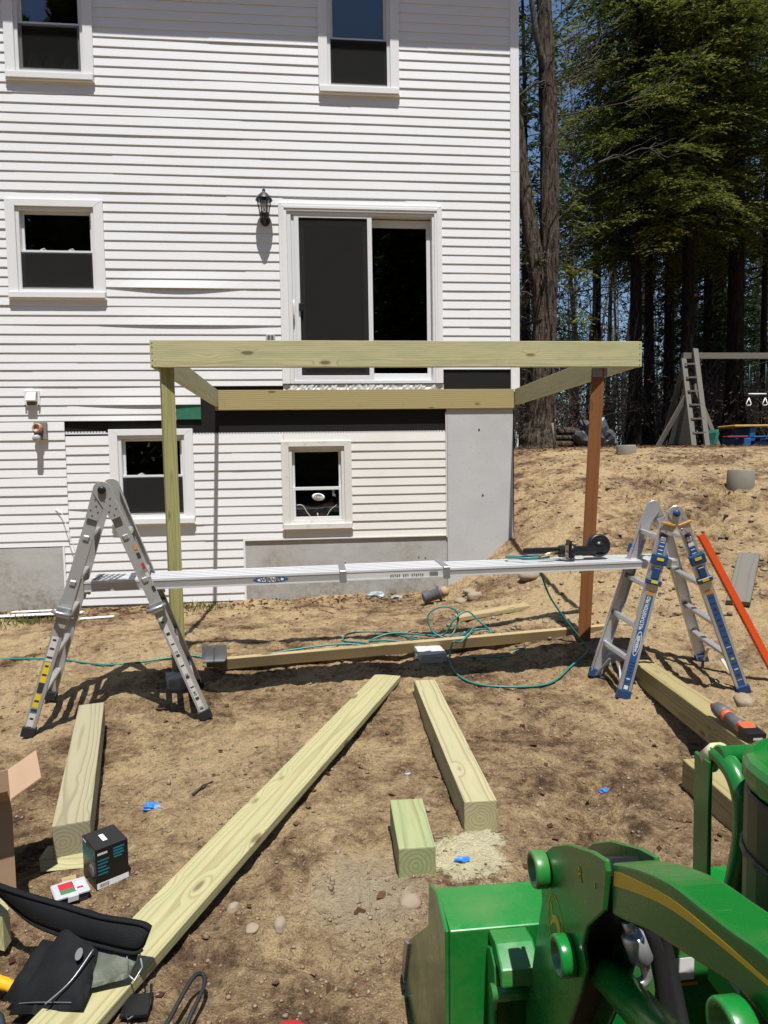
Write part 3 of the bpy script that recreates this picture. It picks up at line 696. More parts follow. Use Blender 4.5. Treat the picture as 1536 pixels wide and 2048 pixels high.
b = MB(); b.box(.700, 1.346, YW+.079, YW+.083, 2.62, 4.285); b.build('pane', M_glass, fp)
b = MB(); b.tube(smooth_path([(-.193, YW-.02, 3.43), (-.193, YW-.05, 3.40), (-.193, YW-.055, 3.33), (-.193, YW-.05, 3.26), (-.193, YW-.02, 3.24)]), .008, 8)
b.box(-.204, -.182, YW-.022, YW-.0225, 3.22, 3.45); b.build('handle', M_trim, door)
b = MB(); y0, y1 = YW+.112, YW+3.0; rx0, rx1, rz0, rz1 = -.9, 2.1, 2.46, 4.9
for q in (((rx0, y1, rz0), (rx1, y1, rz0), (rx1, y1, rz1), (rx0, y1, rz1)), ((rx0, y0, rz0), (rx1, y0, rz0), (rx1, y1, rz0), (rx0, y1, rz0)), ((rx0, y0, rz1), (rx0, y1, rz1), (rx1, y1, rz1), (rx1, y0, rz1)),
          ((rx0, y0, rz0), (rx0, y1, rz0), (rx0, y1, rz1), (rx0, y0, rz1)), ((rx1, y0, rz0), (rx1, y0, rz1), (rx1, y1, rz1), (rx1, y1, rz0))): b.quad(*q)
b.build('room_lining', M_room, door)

# things fixed to the wall
la = root('wall_lantern', 'black coach lantern with clear glass mounted left of the patio door', 'lantern', (-.488, YW-.012, 4.40))
lx, ly = -.488, YW-.135
b = MB(); b.lathe([(.055, 0), (.055, .012), (.04, .022), (.012, .026)], (lx, YW-.012, 4.30), (0, -1, 0), 20); b.build('back_plate', M_blackp, la)
b = MB(); b.tube(smooth_path([(lx, YW-.03, 4.30), (lx, YW-.09, 4.255), (lx, ly, 4.275), (lx, ly, 4.315)]), .011, 8); b.build('arm', M_blackp, la)
b = MB(); b.lathe([(.018, -.05), (.05, -.03), (.058, 0), (.05, .012)], (lx, ly, 4.335), seg=16); b.build('lantern_base', M_blackp, la)
b = MB(); b.lathe([(.048, 0), (.066, .10), (.070, .135)], (lx, ly, 4.345), seg=6); b.build('glass', M_lampglass, la)
for k in range(6):
    a = 2*PI*k/6+.0; b = MB(); b.tube([(lx+.05*math.cos(a), ly+.05*math.sin(a), 4.342), (lx+.068*math.cos(a), ly+.068*math.sin(a), 4.44), (lx+.072*math.cos(a), ly+.072*math.sin(a), 4.485)], .005, 5); b.build('glazing_bar', M_blackp, la)
b = MB(); b.lathe([(.094, 0), (.088, .012), (.066, .045), (.035, .075), (.018, .088), (.014, .10), (.02, .108), (.010, .12), (.004, .15)], (lx, ly, 4.482), seg=18); b.build('roof', M_blackp, la)
b = MB(); b.lathe([(.012, 0), (.014, .03), (.032, .07), (.034, .09), (.02, .115), (.002, .125)], (lx, ly, 4.36), seg=14); b.build('bulb', M_white, la, smooth=True)

ve = root('dryer_vent', 'white louvred vent hood on the siding left of the deck frame', 'vent', (-3.066, YW-.01, 2.35))
b = MB(); ring(b, -3.146, -2.985, 2.27, 2.435, .022, YW-.03, YW-.012, .012, .006); b.build('frame', M_trim, ve, bevel=.002)
b = MB(); b.prism([(-3.115, YW-.016, 2.42), (-3.115, YW-.05, 2.415), (-3.115, YW-.085, 2.325), (-3.115, YW-.07, 2.315), (-3.115, YW-.016, 2.315)], (.10, 0, 0)); b.build('hood', M_trim, ve, bevel=.006, bseg=2)
b = MB(); b.box(-3.11, -3.02, YW-.06, YW-.016, 2.275, 2.312); b.build('flap', M_greyp, ve)
for x in (-3.135, -2.995): b = MB(); b.lathe([(.009, 0), (.009, .012)], (x, YW-.031, 2.272), (0, -1, 0), 8); b.build('screw', M_blackp, ve)
me_ = root('inlet_box', 'weathered grey power inlet box with copper coloured cap on the siding', 'power inlet', (-2.985, YW-.01, 1.99))
b = MB(); b.box(-3.055, -2.92, YW-.055, YW-.0125, 1.895, 2.092); b.build('box', M_rusty, me_, bevel=.008, bseg=2)
b = MB(); b.lathe([(.052, 0), (.052, .045), (.044, .05), (.036, .05), (.036, .03), (.001, .03)], (-2.998, YW-.056, 2.022), (-.25, -1, .1), 20); b.build('cap', M_copper, me_)
b = MB(); b.lathe([(.034, 0), (.034, .09), (.030, .10), (.001, .1)], (-3.005, YW-.056, 1.925), (0, -1, -.15), 16); b.build('socket', M_clear, me_)
ou = root('outdoor_outlet', 'small grey outlet cover on the siding just left of the patio door', 'outlet', (-.46, YW-.01, 3.02))
b = MB(); b.box(-.515, -.41, YW-.035, YW-.0125, 2.955, 3.055); b.build('cover', M_clear, ou, bevel=.006, bseg=2)
b = MB(); b.box(-.495, -.468, YW-.040, YW-.036, 2.97, 3.04); b.box(-.455, -.43, YW-.040, YW-.036, 2.97, 3.04); b.build('socket', M_greyp, ou)
wi = MB(); wi.tube(smooth_path([(-2.88, YW-.02, 1.13), (-2.8, YW-.05, 1.08), (-2.72, YW-.09, .86), (-2.66, YW-.07, .62)]), .004, 5)
tag(wi.build('loose_wire', M_white), 'thin white wire dangling from the lower siding by the bare foundation', 'wire')

# ---------------------------------------------------------------- deck frame under construction
deck = root('deck_frame', 'new treated lumber deck frame on two posts fixed to the house', 'deck frame', (.65, 6.3, .1))
YF = 4.832; ZT = 2.432; H8 = .184
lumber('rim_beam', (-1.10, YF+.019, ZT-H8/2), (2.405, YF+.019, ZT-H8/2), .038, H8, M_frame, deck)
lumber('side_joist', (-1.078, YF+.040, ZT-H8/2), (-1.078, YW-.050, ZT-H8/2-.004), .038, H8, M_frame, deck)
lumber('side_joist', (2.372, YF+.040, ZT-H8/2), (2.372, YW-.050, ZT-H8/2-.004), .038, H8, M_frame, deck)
lumber('ledger_board', (-1.098, YW-.029, 2.43-.1125), (2.345, YW-.029, 2.43-.1125), .038, .225, M_ledge, deck)
zl = gz(-1.05, 4.93)
pl = lumber('post', (-1.005, 4.945, zl-.25), (-1.012, 4.925, ZT-.02), .089, .089, M_post, deck, zh=(.34, -1, 0), bevel=.006)
zr = gz(2.03, 4.94)
pr = lumber('post', (2.028, 4.99, zr-.2), (2.112, 4.925, ZT-H8-.001), .092, .092, M_red, deck, zh=(-.42, -1, 0), bevel=.006); pr['label'] = 'reddish brown stained post on the right'
b = MB()
for z in (2.41, 2.385, 2.34, 2.295, 2.26):
    for x in (-1.085, 2.388): b.lathe([(.004, 0), (.004, .0015)], (x, YF-.0005, z), (0, -1, 0), 6)
b.build('nail', M_darkprint, deck)
b = MB(); b.box(2.05, 2.16, 4.872, 4.875, 2.18, 2.245); b.build('post_strap', M_steel, deck)

# ---------------------------------------------------------------- multi-position ladders
def ladder(name, label, cat, Tf, Tb, legs, st):
    """Tf/Tb: hinge points front/back; legs: two (front foot, back foot) pairs"""
    Tf, Tb = Vector(Tf), Vector(Tb)
    c = (legs[0][0]+legs[0][1]+legs[1][0]+legs[1][1])/4
    R = root(name, label, cat, (c.x, c.y, 0)); depth = (Tb-Tf).normalized(); info = {}
    spread = Vector((1, 0, 0)); spread = (spread-depth*spread.dot(depth)).normalized()
    for li, (Ff, Fb) in enumerate(legs):
        sg = -1 if li == 0 else 1
        for si, (T, Fo) in enumerate(((Tf, Ff), (Tb, Fb))):
            out = -depth if si == 0 else depth
            T0 = T + spread*sg*st['gap']; ax = (Fo-T0).normalized(); Lg = (Fo-T0).length
            wd = spread-ax*spread.dot(ax)
            # inner (upper) rail: a channel - web and two flanges
            p = T0+ax*st['top']; q = T0+ax*Lg*st['inner']
            b = MB(); iw, it = st['iw'], .028
            o_in = -out*.012
            b.bar(p+o_in, q+o_in, iw, .004, wd); 
            for s2 in (-1, 1): b.bar(p+o_in+wd.normalized()*s2*(iw/2-.002)-out*(it/2+.002), q+o_in+wd.normalized()*s2*(iw/2-.002)-out*(it/2+.002), .004, it, wd)
            b.build('upper_rail', M_aluL if st['dull'] else M_alu, R)
            # outer (lower) rail, flared
            p2 = T0+ax*Lg*st['outer']; q2 = Fo-ax*.035
            b = MB(); ow = st['ow']; oo = out*.012
            b.bar(p2+oo, q2+oo, ow, .005, wd)
            for s2 in (-1, 1): b.bar(p2+oo+wd.normalized()*s2*(ow/2-.0025)-out*.0165, q2+oo+wd.normalized()*s2*(ow/2-.0025)-out*.0165, .005, .028, wd)
            b.build('lower_rail', M_aluL if st['dull'] else M_alu, R)
            b = MB(); b.bar(Fo-ax*.055+out*.004, Fo+ax*.004+out*.004, ow+.012, .044, wd); b.build('foot', M_blue if st['blue'] else M_rubber, R, bevel=.006, bseg=2)
            # lock bracket where the sections meet
            b = MB(); m = p2
            b.bar(m-ax*.03+oo*1.3, m+ax*.035+oo*1.3, ow+.022, .036, wd)
            b.build('lock_bracket', M_blue if st['blue'] else M_steel, R, bevel=.008, bseg=2)
            if st['blue']:
                b = MB(); b.bar(m+ax*.055+oo*1.3, m+ax*.13+oo*1.3, ow*.62, .03, wd); b.bar(m+ax*.131+oo*1.3, m+ax*.165+oo*1.3, ow+.022, .036, wd); b.build('lock_bracket', M_blue, R, bevel=.006)
                for k in (.0, .148):
                    b = MB(); b.bar(m+ax*(k-.012)+oo*1.3+out*.0195, m+ax*(k+.006)+oo*1.3+out*.0195, ow*.55, .004, wd); b.build('lock_mark', M_yellow, R)
            else:
                b = MB(); h0 = m+oo*1.5+out*.03; b.tube([h0-wd.normalized()*.055, h0-wd.normalized()*.03+out*.02, h0+wd.normalized()*.03+out*.02, h0+wd.normalized()*.055], .012, 8); b.build('lock_handle', M_steel, R)
            # rivet windows (rung ends) on the upper rail
            for k in st['ends']:
                cc = T0+ax*Lg*k-out*.0+out*(-.009)
                b = MB(); b.bar(cc-ax*.017, cc+ax*.017, .034, .004, wd); b.build('rung_end', M_chrome, R, bevel=.001)
                b = MB(); b.bar(cc-ax*.010+out*.003, cc+ax*.010+out*.003, .020, .003, wd); b.build('rung_hole', M_darkprint, R)
            info[(li, si)] = (T0, Fo, ax, wd.normalized(), out, Lg, oo)
        (T0, Fo_, ax, wd, out, Lg, oo) = info[(li, 0)]; (T1, Fb_, ax1, wd1, out1, Lg1, oo1) = info[(li, 1)]
        for k in st['rungs']:
            a = T0+ax*Lg*k; e = T1+ax1*Lg1*k
            b = MB(); b.bar(a, e, .036, .032, wd); b.build('rung', M_aluL if st['dull'] else M_alu, R, bevel=.005)
        if st['brace']:
            for (A, axx, Lx, oth) in ((T0, ax, Lg, Vector(T1+ax1*Lg1*.86)), (T1, ax1, Lg1, Vector(T0+ax*Lg*.86))):
                a = A+axx*Lx*.985; a = A+axx*Lx*.97+(oth-A).normalized()*.03; e = A+axx*Lx*.86+(oth-(A+axx*Lx*.86))*.32
                b = MB(); b.bar(a, e, .018, .008, wd); b.build('brace', M_aluL, R)
    # hinges
    for si, T in enumerate((Tf, Tb)):
        out = -depth if si == 0 else depth
        for li in (0, 1):
            T0, Fo, ax, wd, _, Lg, oo = info[(li, si)]
            sg = -1 if li == 0 else 1
            a = T+out*(.008 if li == 0 else .016); e = T0+ax*(st['top']+st['plate'])+out*(.008 if li == 0 else .016)
            rr = st['hr']; d = (e-a); ang = []
            n = 9; u = d.normalized(); v = u.cross(out).normalized(); poly = [a+(-u*math.cos(t)+v*math.sin(t))*rr for t in [(-.5+k/n)*PI for k in range(n+1)]]
            poly += [e+v*st['iw']*.5, e-v*st['iw']*.5]
            b = MB(); b.prism(poly, -out*.006); b.build('hinge_plate', M_aluL if st['dull'] else M_alu, R, bevel=.001)
            for (uu, vv) in ((.35, -.3), (.35, .3), (.55, 0), (.72, -.35), (.72, .35), (.88, .05)):
                b = MB(); b.lathe([(.0055, 0), (.004, .003)], a+u*(d.length*uu)+v*st['iw']*vv*.9+out*.0003, out, 8); b.build('rivet', M_groove if st['dull'] else M_chrome, R)
        b = MB(); b.lathe([(rr*.45, 0), (rr*.45, .014), (rr*.30, .022), (.002, .022)], T+out*.017, out, 18)
        b.build('hinge_knob', M_blue if (st['blue'] and si == 0) else (M_chrome if st['blue'] else M_blackp), R, smooth=False)
    return R, info
def sticker(R, inf, t0, t1, w, mat, off=.0, lift=.0030, name='label', upper=False):
    T0, Fo, ax, wd, out, Lg, oo = inf
    base = (oo if not upper else -out*.012); b = MB()
    b.bar(T0+ax*Lg*t0+base+out*lift+wd*off, T0+ax*Lg*t1+base+out*lift+wd*off, w, .0008, wd)
    return b.build(name, mat, R)
def on_rail(inf, t, lift, off=0., upper=False, flip=1):
    T0, Fo, ax, wd, out, Lg, oo = inf
    x = -ax*flip; z = out; y = z.cross(x)
    o = T0+ax*Lg*t+(oo if not upper else -out*.012)+out*lift+wd*off
    return Matrix(((x.x, y.x, z.x, o.x), (x.y, y.y, z.y, o.y), (x.z, y.z, z.z, o.z), (0, 0, 0, 1)))
def gp(x, y, dz=0.): return Vector((x, y, gz(x, y)+dz))

LSt = dict(gap=.012, top=.03, inner=.62, outer=.50, iw=.068, ow=.062, dull=True, blue=False, ends=(.20, .385), rungs=(.20, .385, .55, .70, .86), brace=False, hr=.052, plate=.15)
LL, li = ladder('step_ladder', 'dull aluminium articulated ladder standing as an A under the left plank end', 'ladder',
    (-1.262, 4.20, 1.435), (-1.335, 4.64, 1.445), [(gp(-1.70, 4.06, .01), gp(-1.755, 4.55, .01)), (gp(-.70, 4.225, .01), gp(-.83, 4.74, .01))], LSt)
for (lg, a, c, m, w) in ((0, .60, .70, M_whitelabel, .036), (0, .705, .79, M_yellow, .034), (0, .795, .825, M_darkprint, .03), (0, .83, .885, M_yellow, .032), (0, .89, .905, M_bluelabel, .034), (0, .91, .985, M_whitelabel, .036),
                  (1, .545, .98, M_whitelabel, .030)):
    sticker(LL, li[(lg, 0)], a, c, w, m, off=-.004)
for k in range(9):
    t = .565+.048*k; sticker(LL, li[(1, 0)], t, t+.006+.006*(k % 2), .022, M_darkprint, off=-.004, lift=.0036, name='print')
for k in range(11):
    t = .61+.035*k; sticker(LL, li[(0, 0)], t, t+.008, .020+.006*(k % 3), M_darkprint, off=-.004, lift=.0036, name='print')
for t, s_ in ((.70, '0'), (.80, '0'), (.885, '04'), (.95, '01')): text('lettering', s_, .030, M_darkprint, LL, on_rail(li[(1, 0)], t, .0036, -.004, flip=1))
for t, m, w in ((.24, M_amber, .018), (.275, M_darkprint, .020), (.32, M_redlabel, .016), (.36, M_whitelabel, .018), (.42, M_darkprint, .018)):
    sticker(LL, li[(1, 0)], t, t+.022, w, m, off=.036-.012, lift=.0042, upper=True)

RSt = dict(gap=.030, top=.075, inner=.56, outer=.245, iw=.070, ow=.076, dull=False, blue=True, ends=(), rungs=(.14, .40, .62, .80), brace=True, hr=.048, plate=.06)
LR, ri = ladder('trestle_ladder', 'aluminium multi position ladder with blue labels holding the right plank end', 'ladder',
    (2.262, 4.08, 1.225), (2.335, 4.50, 1.235), [(gp(1.95, 4.14, .0), gp(1.915, 4.50, .0)), (gp(2.785, 4.14, .0), gp(2.79, 4.63, .0))], RSt)
for lg in (0, 1):
    I = ri[(lg, 0)]
    sticker(LR, I, .44, .955, .044, M_bluelabel)
    sticker(LR, I, .415, .437, .044, M_amber)
    sticker(LR, I, .115, .235, .040, M_bluelabel, lift=.0080, upper=True)
    sticker(LR, I, .095, .113, .036, M_redlabel, lift=.0080, upper=True)
    for k in range(5): sticker(LR, I, .135+.02*k, .139+.02*k, .028, M_white, lift=.0088, upper=True, name='print')
    b = MB(); T0, Fo, ax, wd, out, Lg, oo = I; b.bar(T0+ax*.062+out*.012, T0+ax*.078+out*.012, .085, .02, wd); b.build('strap', M_amber, LR, bevel=.003)
I = ri[(0, 0)]
text('lettering', 'MULTI-POSITION PRO', .034, M_white, LR, on_rail(I, .535, .0038, -.003), bold=.0006, sx=.66)
b = MB(); b.lathe([(1, 0), (1, .0006)], (0, 0, 0), (0, 0, 1), 28); b.build('logo_oval', M_white, LR, on_rail(I, .70, .0036) @ Matrix.Diagonal((.083, .020, 1, 1)))
b = MB(); b.lathe([(1, 0), (1, .0006)], (0, 0, 0), (0, 0, 1), 28); b.build('logo_oval', M_bluelabel, LR, on_rail(I, .70, .0043) @ Matrix.Diagonal((.076, .0165, 1, 1)))
text('lettering', 'WERNER', .026, M_white, LR, on_rail(I, .70, .0052), bold=.0008, sx=1.05)
for k in range(7): sticker(LR, I, .80+.018*k, .806+.018*k, .030-.004*(k % 3), M_white if k == 5 else M_darkprint, lift=.0038, name='print')
sticker(LR, I, .93, .95, .026, M_white, lift=.0042, name='barcode')
I = ri[(1, 0)]
for k in range(16):
    t = .455+.031*k; sticker(LR, I, t, t+.004+.010*((k*7) % 3)/3, .032-.006*(k % 3), (M_darkprint, M_whitelabel, M_darkprint, M_yellow)[k % 4 if k > 7 else k % 2*2], lift=.0038, name='print')
sticker(LR, I, .16, .18, .036, M_white, lift=.0088, upper=True)

# ---------------------------------------------------------------- telescoping plank
A = Vector((-1.455, 4.375, .856)); B_ = Vector((2.445, 4.375, .888)); ud = (B_-A).normalized(); LP = (B_-A).length
PM = frame(A, ud, (0, 0, 1)); PK = root('work_plank', 'long telescoping aluminium plank spanning the two ladders', 'plank', A, rot=PM.to_3x3())
def pbox(name, mat, x0, x1, y0, y1, z0, z1, bevel=0.): 
    b = MB(); b.box(x0, x1, y0, y1, z0, z1); return b.build(name, mat, PK, PM, bevel=bevel)
sec = [(0, 1.622, 0.), (1.622, 2.295, .004), (2.295, LP, -.006)]
for a, c, dz in sec:
    y0, y1 = .0-dz*.5, .34+dz*.5
    hgt = .062 if dz >= 0 else .050
    for ya, yb in ((y0, y0+.006), (y1-.006, y1)): pbox('side_rail', M_alu if dz <= 0 else M_deckalu, a+.001, c-.001, ya, yb, -hgt+dz, dz)
    pbox('side_rail', M_deckalu, a+.001, c-.001, y0-.004, y0-.0005, -hgt+dz, -hgt+dz+.008); pbox('side_rail', M_deckalu, a+.001, c-.001, y0-.003, y0-.0005, dz-.01, dz)
    n = 5
    for k in range(n):
        w = (y1-y0-.012)/n
        pbox('slat', M_deckalu, a+.001, c-.001, y0+.006+w*k+.010, y0+.006+w*(k+1)-.010, dz-.012, dz+.002)
    pbox('deck_web', M_groove, a+.002, c-.002, y0+.0065, y1-.0065, dz-.018, dz-.0125)
for x in (1.60, 2.28): pbox('bracket', M_steel, x, x+.045, -.014, .354, -.068, .012, .004)
b = MB(); b.box(.0, .006, .004, .336, -.06, -.001)
b.build('end_cap', M_blackp, PK, PM); pbox('end_cap', M_alu, LP-.004, LP+.006, -.002, .342, -.058, -.002)
for k in range(5): pbox('grip_plate', M_groove, .03+.035*k, .05+.035*k, .05, .28, .0025, .004)
FM = PM @ Matrix(((1, 0, 0, 0), (0, 0, -1, 0), (0, 1, 0, 0), (0, 0, 0, 1)))   # front face: x along, y up, z to viewer
b = MB(); b.lathe([(1, 0), (1, .0007)], seg=30); b.build('logo_oval', M_bluelabel, PK, FM @ Matrix.Translation((1.158, -.030, .0005)) @ Matrix.Diagonal((.112, .0205, 1, 1)))
b = MB(); b.lathe([(1, 0), (1, .0007)], seg=30); b.build('logo_oval', M_white, PK, FM @ Matrix.Translation((1.158, -.030, .0014)) @ Matrix.Diagonal((.084, .0155, 1, 1)))
text('lettering', 'WERNER', .034, M_darkprint, PK, FM @ Matrix.Translation((1.158, -.0305, .0026)), bold=.0012, sx=1.0)
for k in range(16):
    if k in (5, 9): continue
    pbox('print', M_greyp, 1.93+.014*k, 1.93+.014*k+.007, -.0055, -.0046, -.046+.003*(k % 3), -.028)
for k in range(8): pbox('barcode', M_darkprint, 2.19+.007*k, 2.194+.007*k, -.0055, -.0046, -.048, -.018)

# coil nailer lying on the plank
nx_, nz = 1.46, .892
NG = root('coil_nailer', 'black coil nailer with round magazine lying on the aluminium plank', 'nail gun', (1.75, 4.55, nz))
b = MB(); b.bar((1.44, 4.62, nz+.045), (1.72, 4.60, nz+.05), .045, .035, (0, 0, 1)); b.build('handle', M_blackp, NG, bevel=.012, bseg=2)
b = MB(); b.lathe([(.03, 0), (.042, .005), (.042, .075), (.05, .08), (.05, .105), (.034, .11), (.03, .26), (.022, .265), (.018, .33)], (1.66, 4.52, nz+.052), (1, -.02, .01), 16); b.build('body', M_blackp, NG)
b = MB(); b.lathe([(.052, 0), (.052, .016)], (1.695, 4.52, nz+.052), (1, 0, 0), 20); b.box(1.69, 1.715, 4.47, 4.53, nz-.002, nz+.10); b.build('housing', M_chrome, NG)
b = MB(); b.box(1.72, 1.735, 4.46, 4.54, nz-.001, nz+.13); b.box(1.70, 1.76, 4.46, 4.54, nz+.0, nz+.01); b.build('bracket', M_blackp, NG, bevel=.003)
b = MB(); b.lathe([(.02, -.002), (.072, 0), (.08, .008), (.08, .06), (.074, .068), (.052, .07), (.05, .066), (.022, .066), (.02, .072), (.002, .072)], (1.955, 4.58, nz+.078), (0, -1, .12), 26); b.build('magazine', M_blackp, NG)
b = MB(); b.tube([(1.66, 4.52, nz+.045), (1.60, 4.51, nz+.04), (1.52, 4.49, nz+.025)], [.014, .012, .009], 8); b.build('air_fitting', simple('brass', (.45, .38, .20), .3, metal=.9), NG)

# ---------------------------------------------------------------- lumber on the ground
TG = 'timbers and boards lying on the soil'
def timber(name, label, p, q, w, t, mat, cat='timber', zh=(0, 0, 1), group=TG, bevel=.005):
    return tag(lumber(name, p, q, w, t, mat, None, zh, bevel), label, cat, group)
timber('timber', 'thick square timber in the middle with pale sawn end above the sawdust', (.663, 2.72, .068), (.690, 4.36, .068), .14, .14, M_pine6)
timber('timber_offcut', 'short green ended block of timber beside the tractor bucket', (.349, 2.425, .058), (.357, 2.795, .060), .14, .14, wood('green_block', (.32, .34, .17), (.17, .16, .065), green=.8, pith=(.01, .0), freq=60, wob=.014, seed=4))
timber('timber', 'weathered square timber on the left with ringed end resting on a wedge', (-.995, 2.73, .083), (-1.352, 4.12, .098), .14, .14, wood('weathered_left', (.35, .31, .175), (.17, .13, .065), green=.12, pith=(.03, .0), freq=64, wob=.018, grey=.22, seed=9))
timber('long_board', 'long pale green board running diagonally to the bottom left corner', (.475, 4.62, gz(.47, 4.6)+.022), (-.955, 1.25, .036), .184, .038, M_pine, 'board')
timber('timber', 'old square timber sloping from under the right ladder with the cordless tool on it', (1.995, 2.80, .19), (2.262, 4.52, .085), .14, .14, M_pine6w)
timber('timber', 'square timber flat on the soil under the sloping timber, nearest the guard loop', (1.800, 3.03, .050), (1.765, 1.75, .046), .138, .138, M_pine6w)
timber('timber', 'square timber flat on the soil carrying the near end of the sloping timber', (1.946, 3.02, .050), (1.915, 1.75, .046), .138, .138, M_pine6)
timber('thin_board', 'long thin board lying across the ground from post to post', (-.83, 5.07, .098), (2.50, 5.24, .205), .038, .089, M_lath, 'board', zh=(.0, -.25, 1))
timber('board_offcut', 'short pale board on the soil behind the coiled hose', (1.25, 5.98, gz(1.25, 5.98)+.02), (1.93, 6.05, gz(1.93, 6.05)+.025), .14, .038, M_lath, 'board')
timber('weathered_plank', 'grey weathered plank lying on the slope at the right edge', (3.50, 5.30, gz(3.5, 5.3)+.03), (4.10, 6.05, gz(4.1, 6.05)+.03), .18, .04, M_greywood, 'board')
b = MB(); b.prism([(-1.10, 2.68, -.01), (-.86, 2.69, -.01), (-.92, 2.72, .022), (-1.12, 2.72, .022)], (0, .09, 0))
tag(b.build('wood_wedge', M_pine), 'green offcut wedge propping the left timber end', 'offcut', TG)
b = MB(); b.prism([(-1.20, 2.30, 0), (-1.035, 2.22, 0), (-1.045, 2.24, .10), (-1.13, 2.30, .15)], (.0, .05, 0)); tag(b.build('wood_scrap', M_pine), 'pale green wood scrap at the left edge behind the tool belt', 'offcut', TG)
for (x, y, l, a) in ((-.965, 2.60, .05, .4),): b = MB(); b.box(-l/2, l/2, -.02, .02, 0, .02); tag(b.build('wood_chip', M_lath, None, Matrix.Translation((x, y, gz(x, y))) @ Matrix.Rotation(a, 4, 'Z')), 'small wood chip beside the black carton', 'offcut', TG)
def rough_block(name, c, sx, sy, sz, rz, mat, amp=.006, seed=0):
    b = MB(); b.box(-sx/2, sx/2, -sy/2, sy/2, 0, sz); bmesh.ops.subdivide_edges(b.bm, edges=b.bm.edges[:], cuts=3, use_grid_fill=True); r = random.Random(seed)
    for v in b.bm.verts: v.co += Vector((r.uniform(-1, 1), r.uniform(-1, 1), r.uniform(-1, 1)))*amp
    return b.build(name, mat, None, Matrix.Translation(c) @ Matrix.Rotation(rz, 4, 'Z'), bevel=.0, smooth=False)
z = gz(.84, 5.0); tag(rough_block('paver_block', (.84, 5.02, z-.02), .20, .24, .085, .05, M_concrete, .004), 'pale concrete paver under the middle of the thin board', 'paver')
z = gz(-.97, 4.82); tag(rough_block('paver_block', (-.98, 4.80, z-.03), .16, .18, .085, .3, M_concrete2, .004, 3), 'concrete paver at the foot of the left post behind the ladder leg', 'paver')
z = gz(2.12, 4.62); tag(rough_block('paver_block', (2.15, 4.72, z-.02), .20, .16, .09, .2, M_concrete, .005, 5), 'pale concrete block seen through the right ladder', 'paver')
JH = root('joist_hanger', 'galvanised joist hanger sitting on the left end of the thin board', 'bracket', (-.76, 5.0, gz(-.76, 5.0)+.07))
zj = .150
for nm, q in (('back_plate', (-.855, -.675, 5.03, 5.033, zj, zj+.105)), ('base_plate', (-.84, -.685, 4.955, 5.028, zj-.004, zj-.001)), ('flange', (-.765, -.762, 4.97, 5.029, zj, zj+.10))):
    b = MB(); b.box(*q); b.build(nm, M_steel, JH)

# concrete piers in the slope
def pier(x, y, label, hh, lean):
    z = gz(x, y); b = MB(); b.lathe([(.150, -.5), (.150, hh-.012), (.146, hh-.003), (.13, hh), (.001, hh-.004)], (x, y, z), (lean, 0, 1), 28)
    return tag(b.build('concrete_pier', M_pier), label, 'pier', 'concrete piers in the slope')
pier(5.03, 7.62, 'round concrete pier on the slope at the right edge, nearest the ladder', .175, .05); pier(4.93, 10.4, 'round concrete pier at the top of the slope near the woods edge', .13, -.02)

# hose
def hose(name, label, pts, r=.0075, mat=None, n=8, dz=.014):
    P = [Vector((p[0], p[1], (gz(p[0], p[1])+dz+(p[2] if len(p) > 2 else 0)))) if (len(p) < 4) else Vector(p[:3]) for p in pts]
    b = MB(); b.tube(smooth_path(P, n), r, 8); return tag(b.build(name, mat or M_hose), label, 'hose')
hose('air_hose', 'teal air hose running from the nailer across the soil in loose coils', [
    (1.60, 4.53, .905, 1), (1.45, 4.50, .906, 1), (1.32, 4.58, .904, 1), (1.36, 4.66, .90, 1), (1.50, 4.66, .898, 1), (1.60, 4.72, .885, 1), (1.62, 4.80, .80, 1), (1.75, 4.95, .55, 1), (1.90, 4.95, .33, 1),
    (2.0, 4.95), (1.98, 4.78), (1.80, 4.62), (1.55, 4.43), (1.20, 4.42), (1.02, 4.55), (.95, 4.78, .02), (1.0, 4.95, .11), (1.1, 5.10, .12), (1.22, 5.22, .13), (1.05, 5.30), (.6, 5.35), (.35, 5.42), (.20, 5.52), (.28, 5.70, .02), (.55, 5.72, .01), (.85, 5.40, .02), (1.05, 5.35),
    (.93, 5.42, .08), (.90, 5.45, .20), (1.02, 5.45, .27), (1.14, 5.44, .20), (1.12, 5.42, .06), (1.02, 5.36, .02), (.80, 5.34, .03), (.55, 5.42, .02), (.42, 5.55), (.62, 5.60, .02), (.90, 5.50, .03), (1.02, 5.42, .04), (1.10, 5.40, .14), (1.22, 5.44, .19), (1.32, 5.40, .10), (1.40, 5.36, .02), (1.34, 5.28), (1.1, 5.34, .01), (1.3, 5.50, .02), (1.42, 5.42, .01), (1.30, 5.30), (.95, 5.36, .01), (.5, 5.32), (.2, 5.38), (-.3, 5.33), (-.66, 5.16), (-.95, 5.22), (-1.1, 5.18), (-1.55, 5.16), (-2.05, 5.45), (-2.6, 5.65), (-3.4, 5.8)])
hose('garden_cable', 'small teal loop of hose under the thin board by the paver', [(1.10, 4.93), (1.22, 4.84, .01), (1.42, 4.84, .02), (1.55, 4.93, .01), (1.45, 5.02)], .005)
hose('black_cord', 'black cord loop at the bottom edge of the picture', [(-.46, 1.72, .01), (-.42, 1.84, .05), (-.385, 1.93, .06), (-.36, 1.95, .055), (-.352, 1.91, .05), (-.375, 1.83, .03), (-.40, 1.76, .01), (-.45, 1.80, .012), (-.50, 1.77, .02), (-.50, 1.66, .01)], .0065, M_rubber)
hose('pry_bar', 'thin black bar lying on the soil behind the sloping timber', [(2.33, 4.02, .03), (2.36, 3.95, .04), (2.40, 3.75, .01), (2.43, 3.62, .006)], .008, M_rubber); bpy.data.objects['pry_bar']['category'] = 'bar'

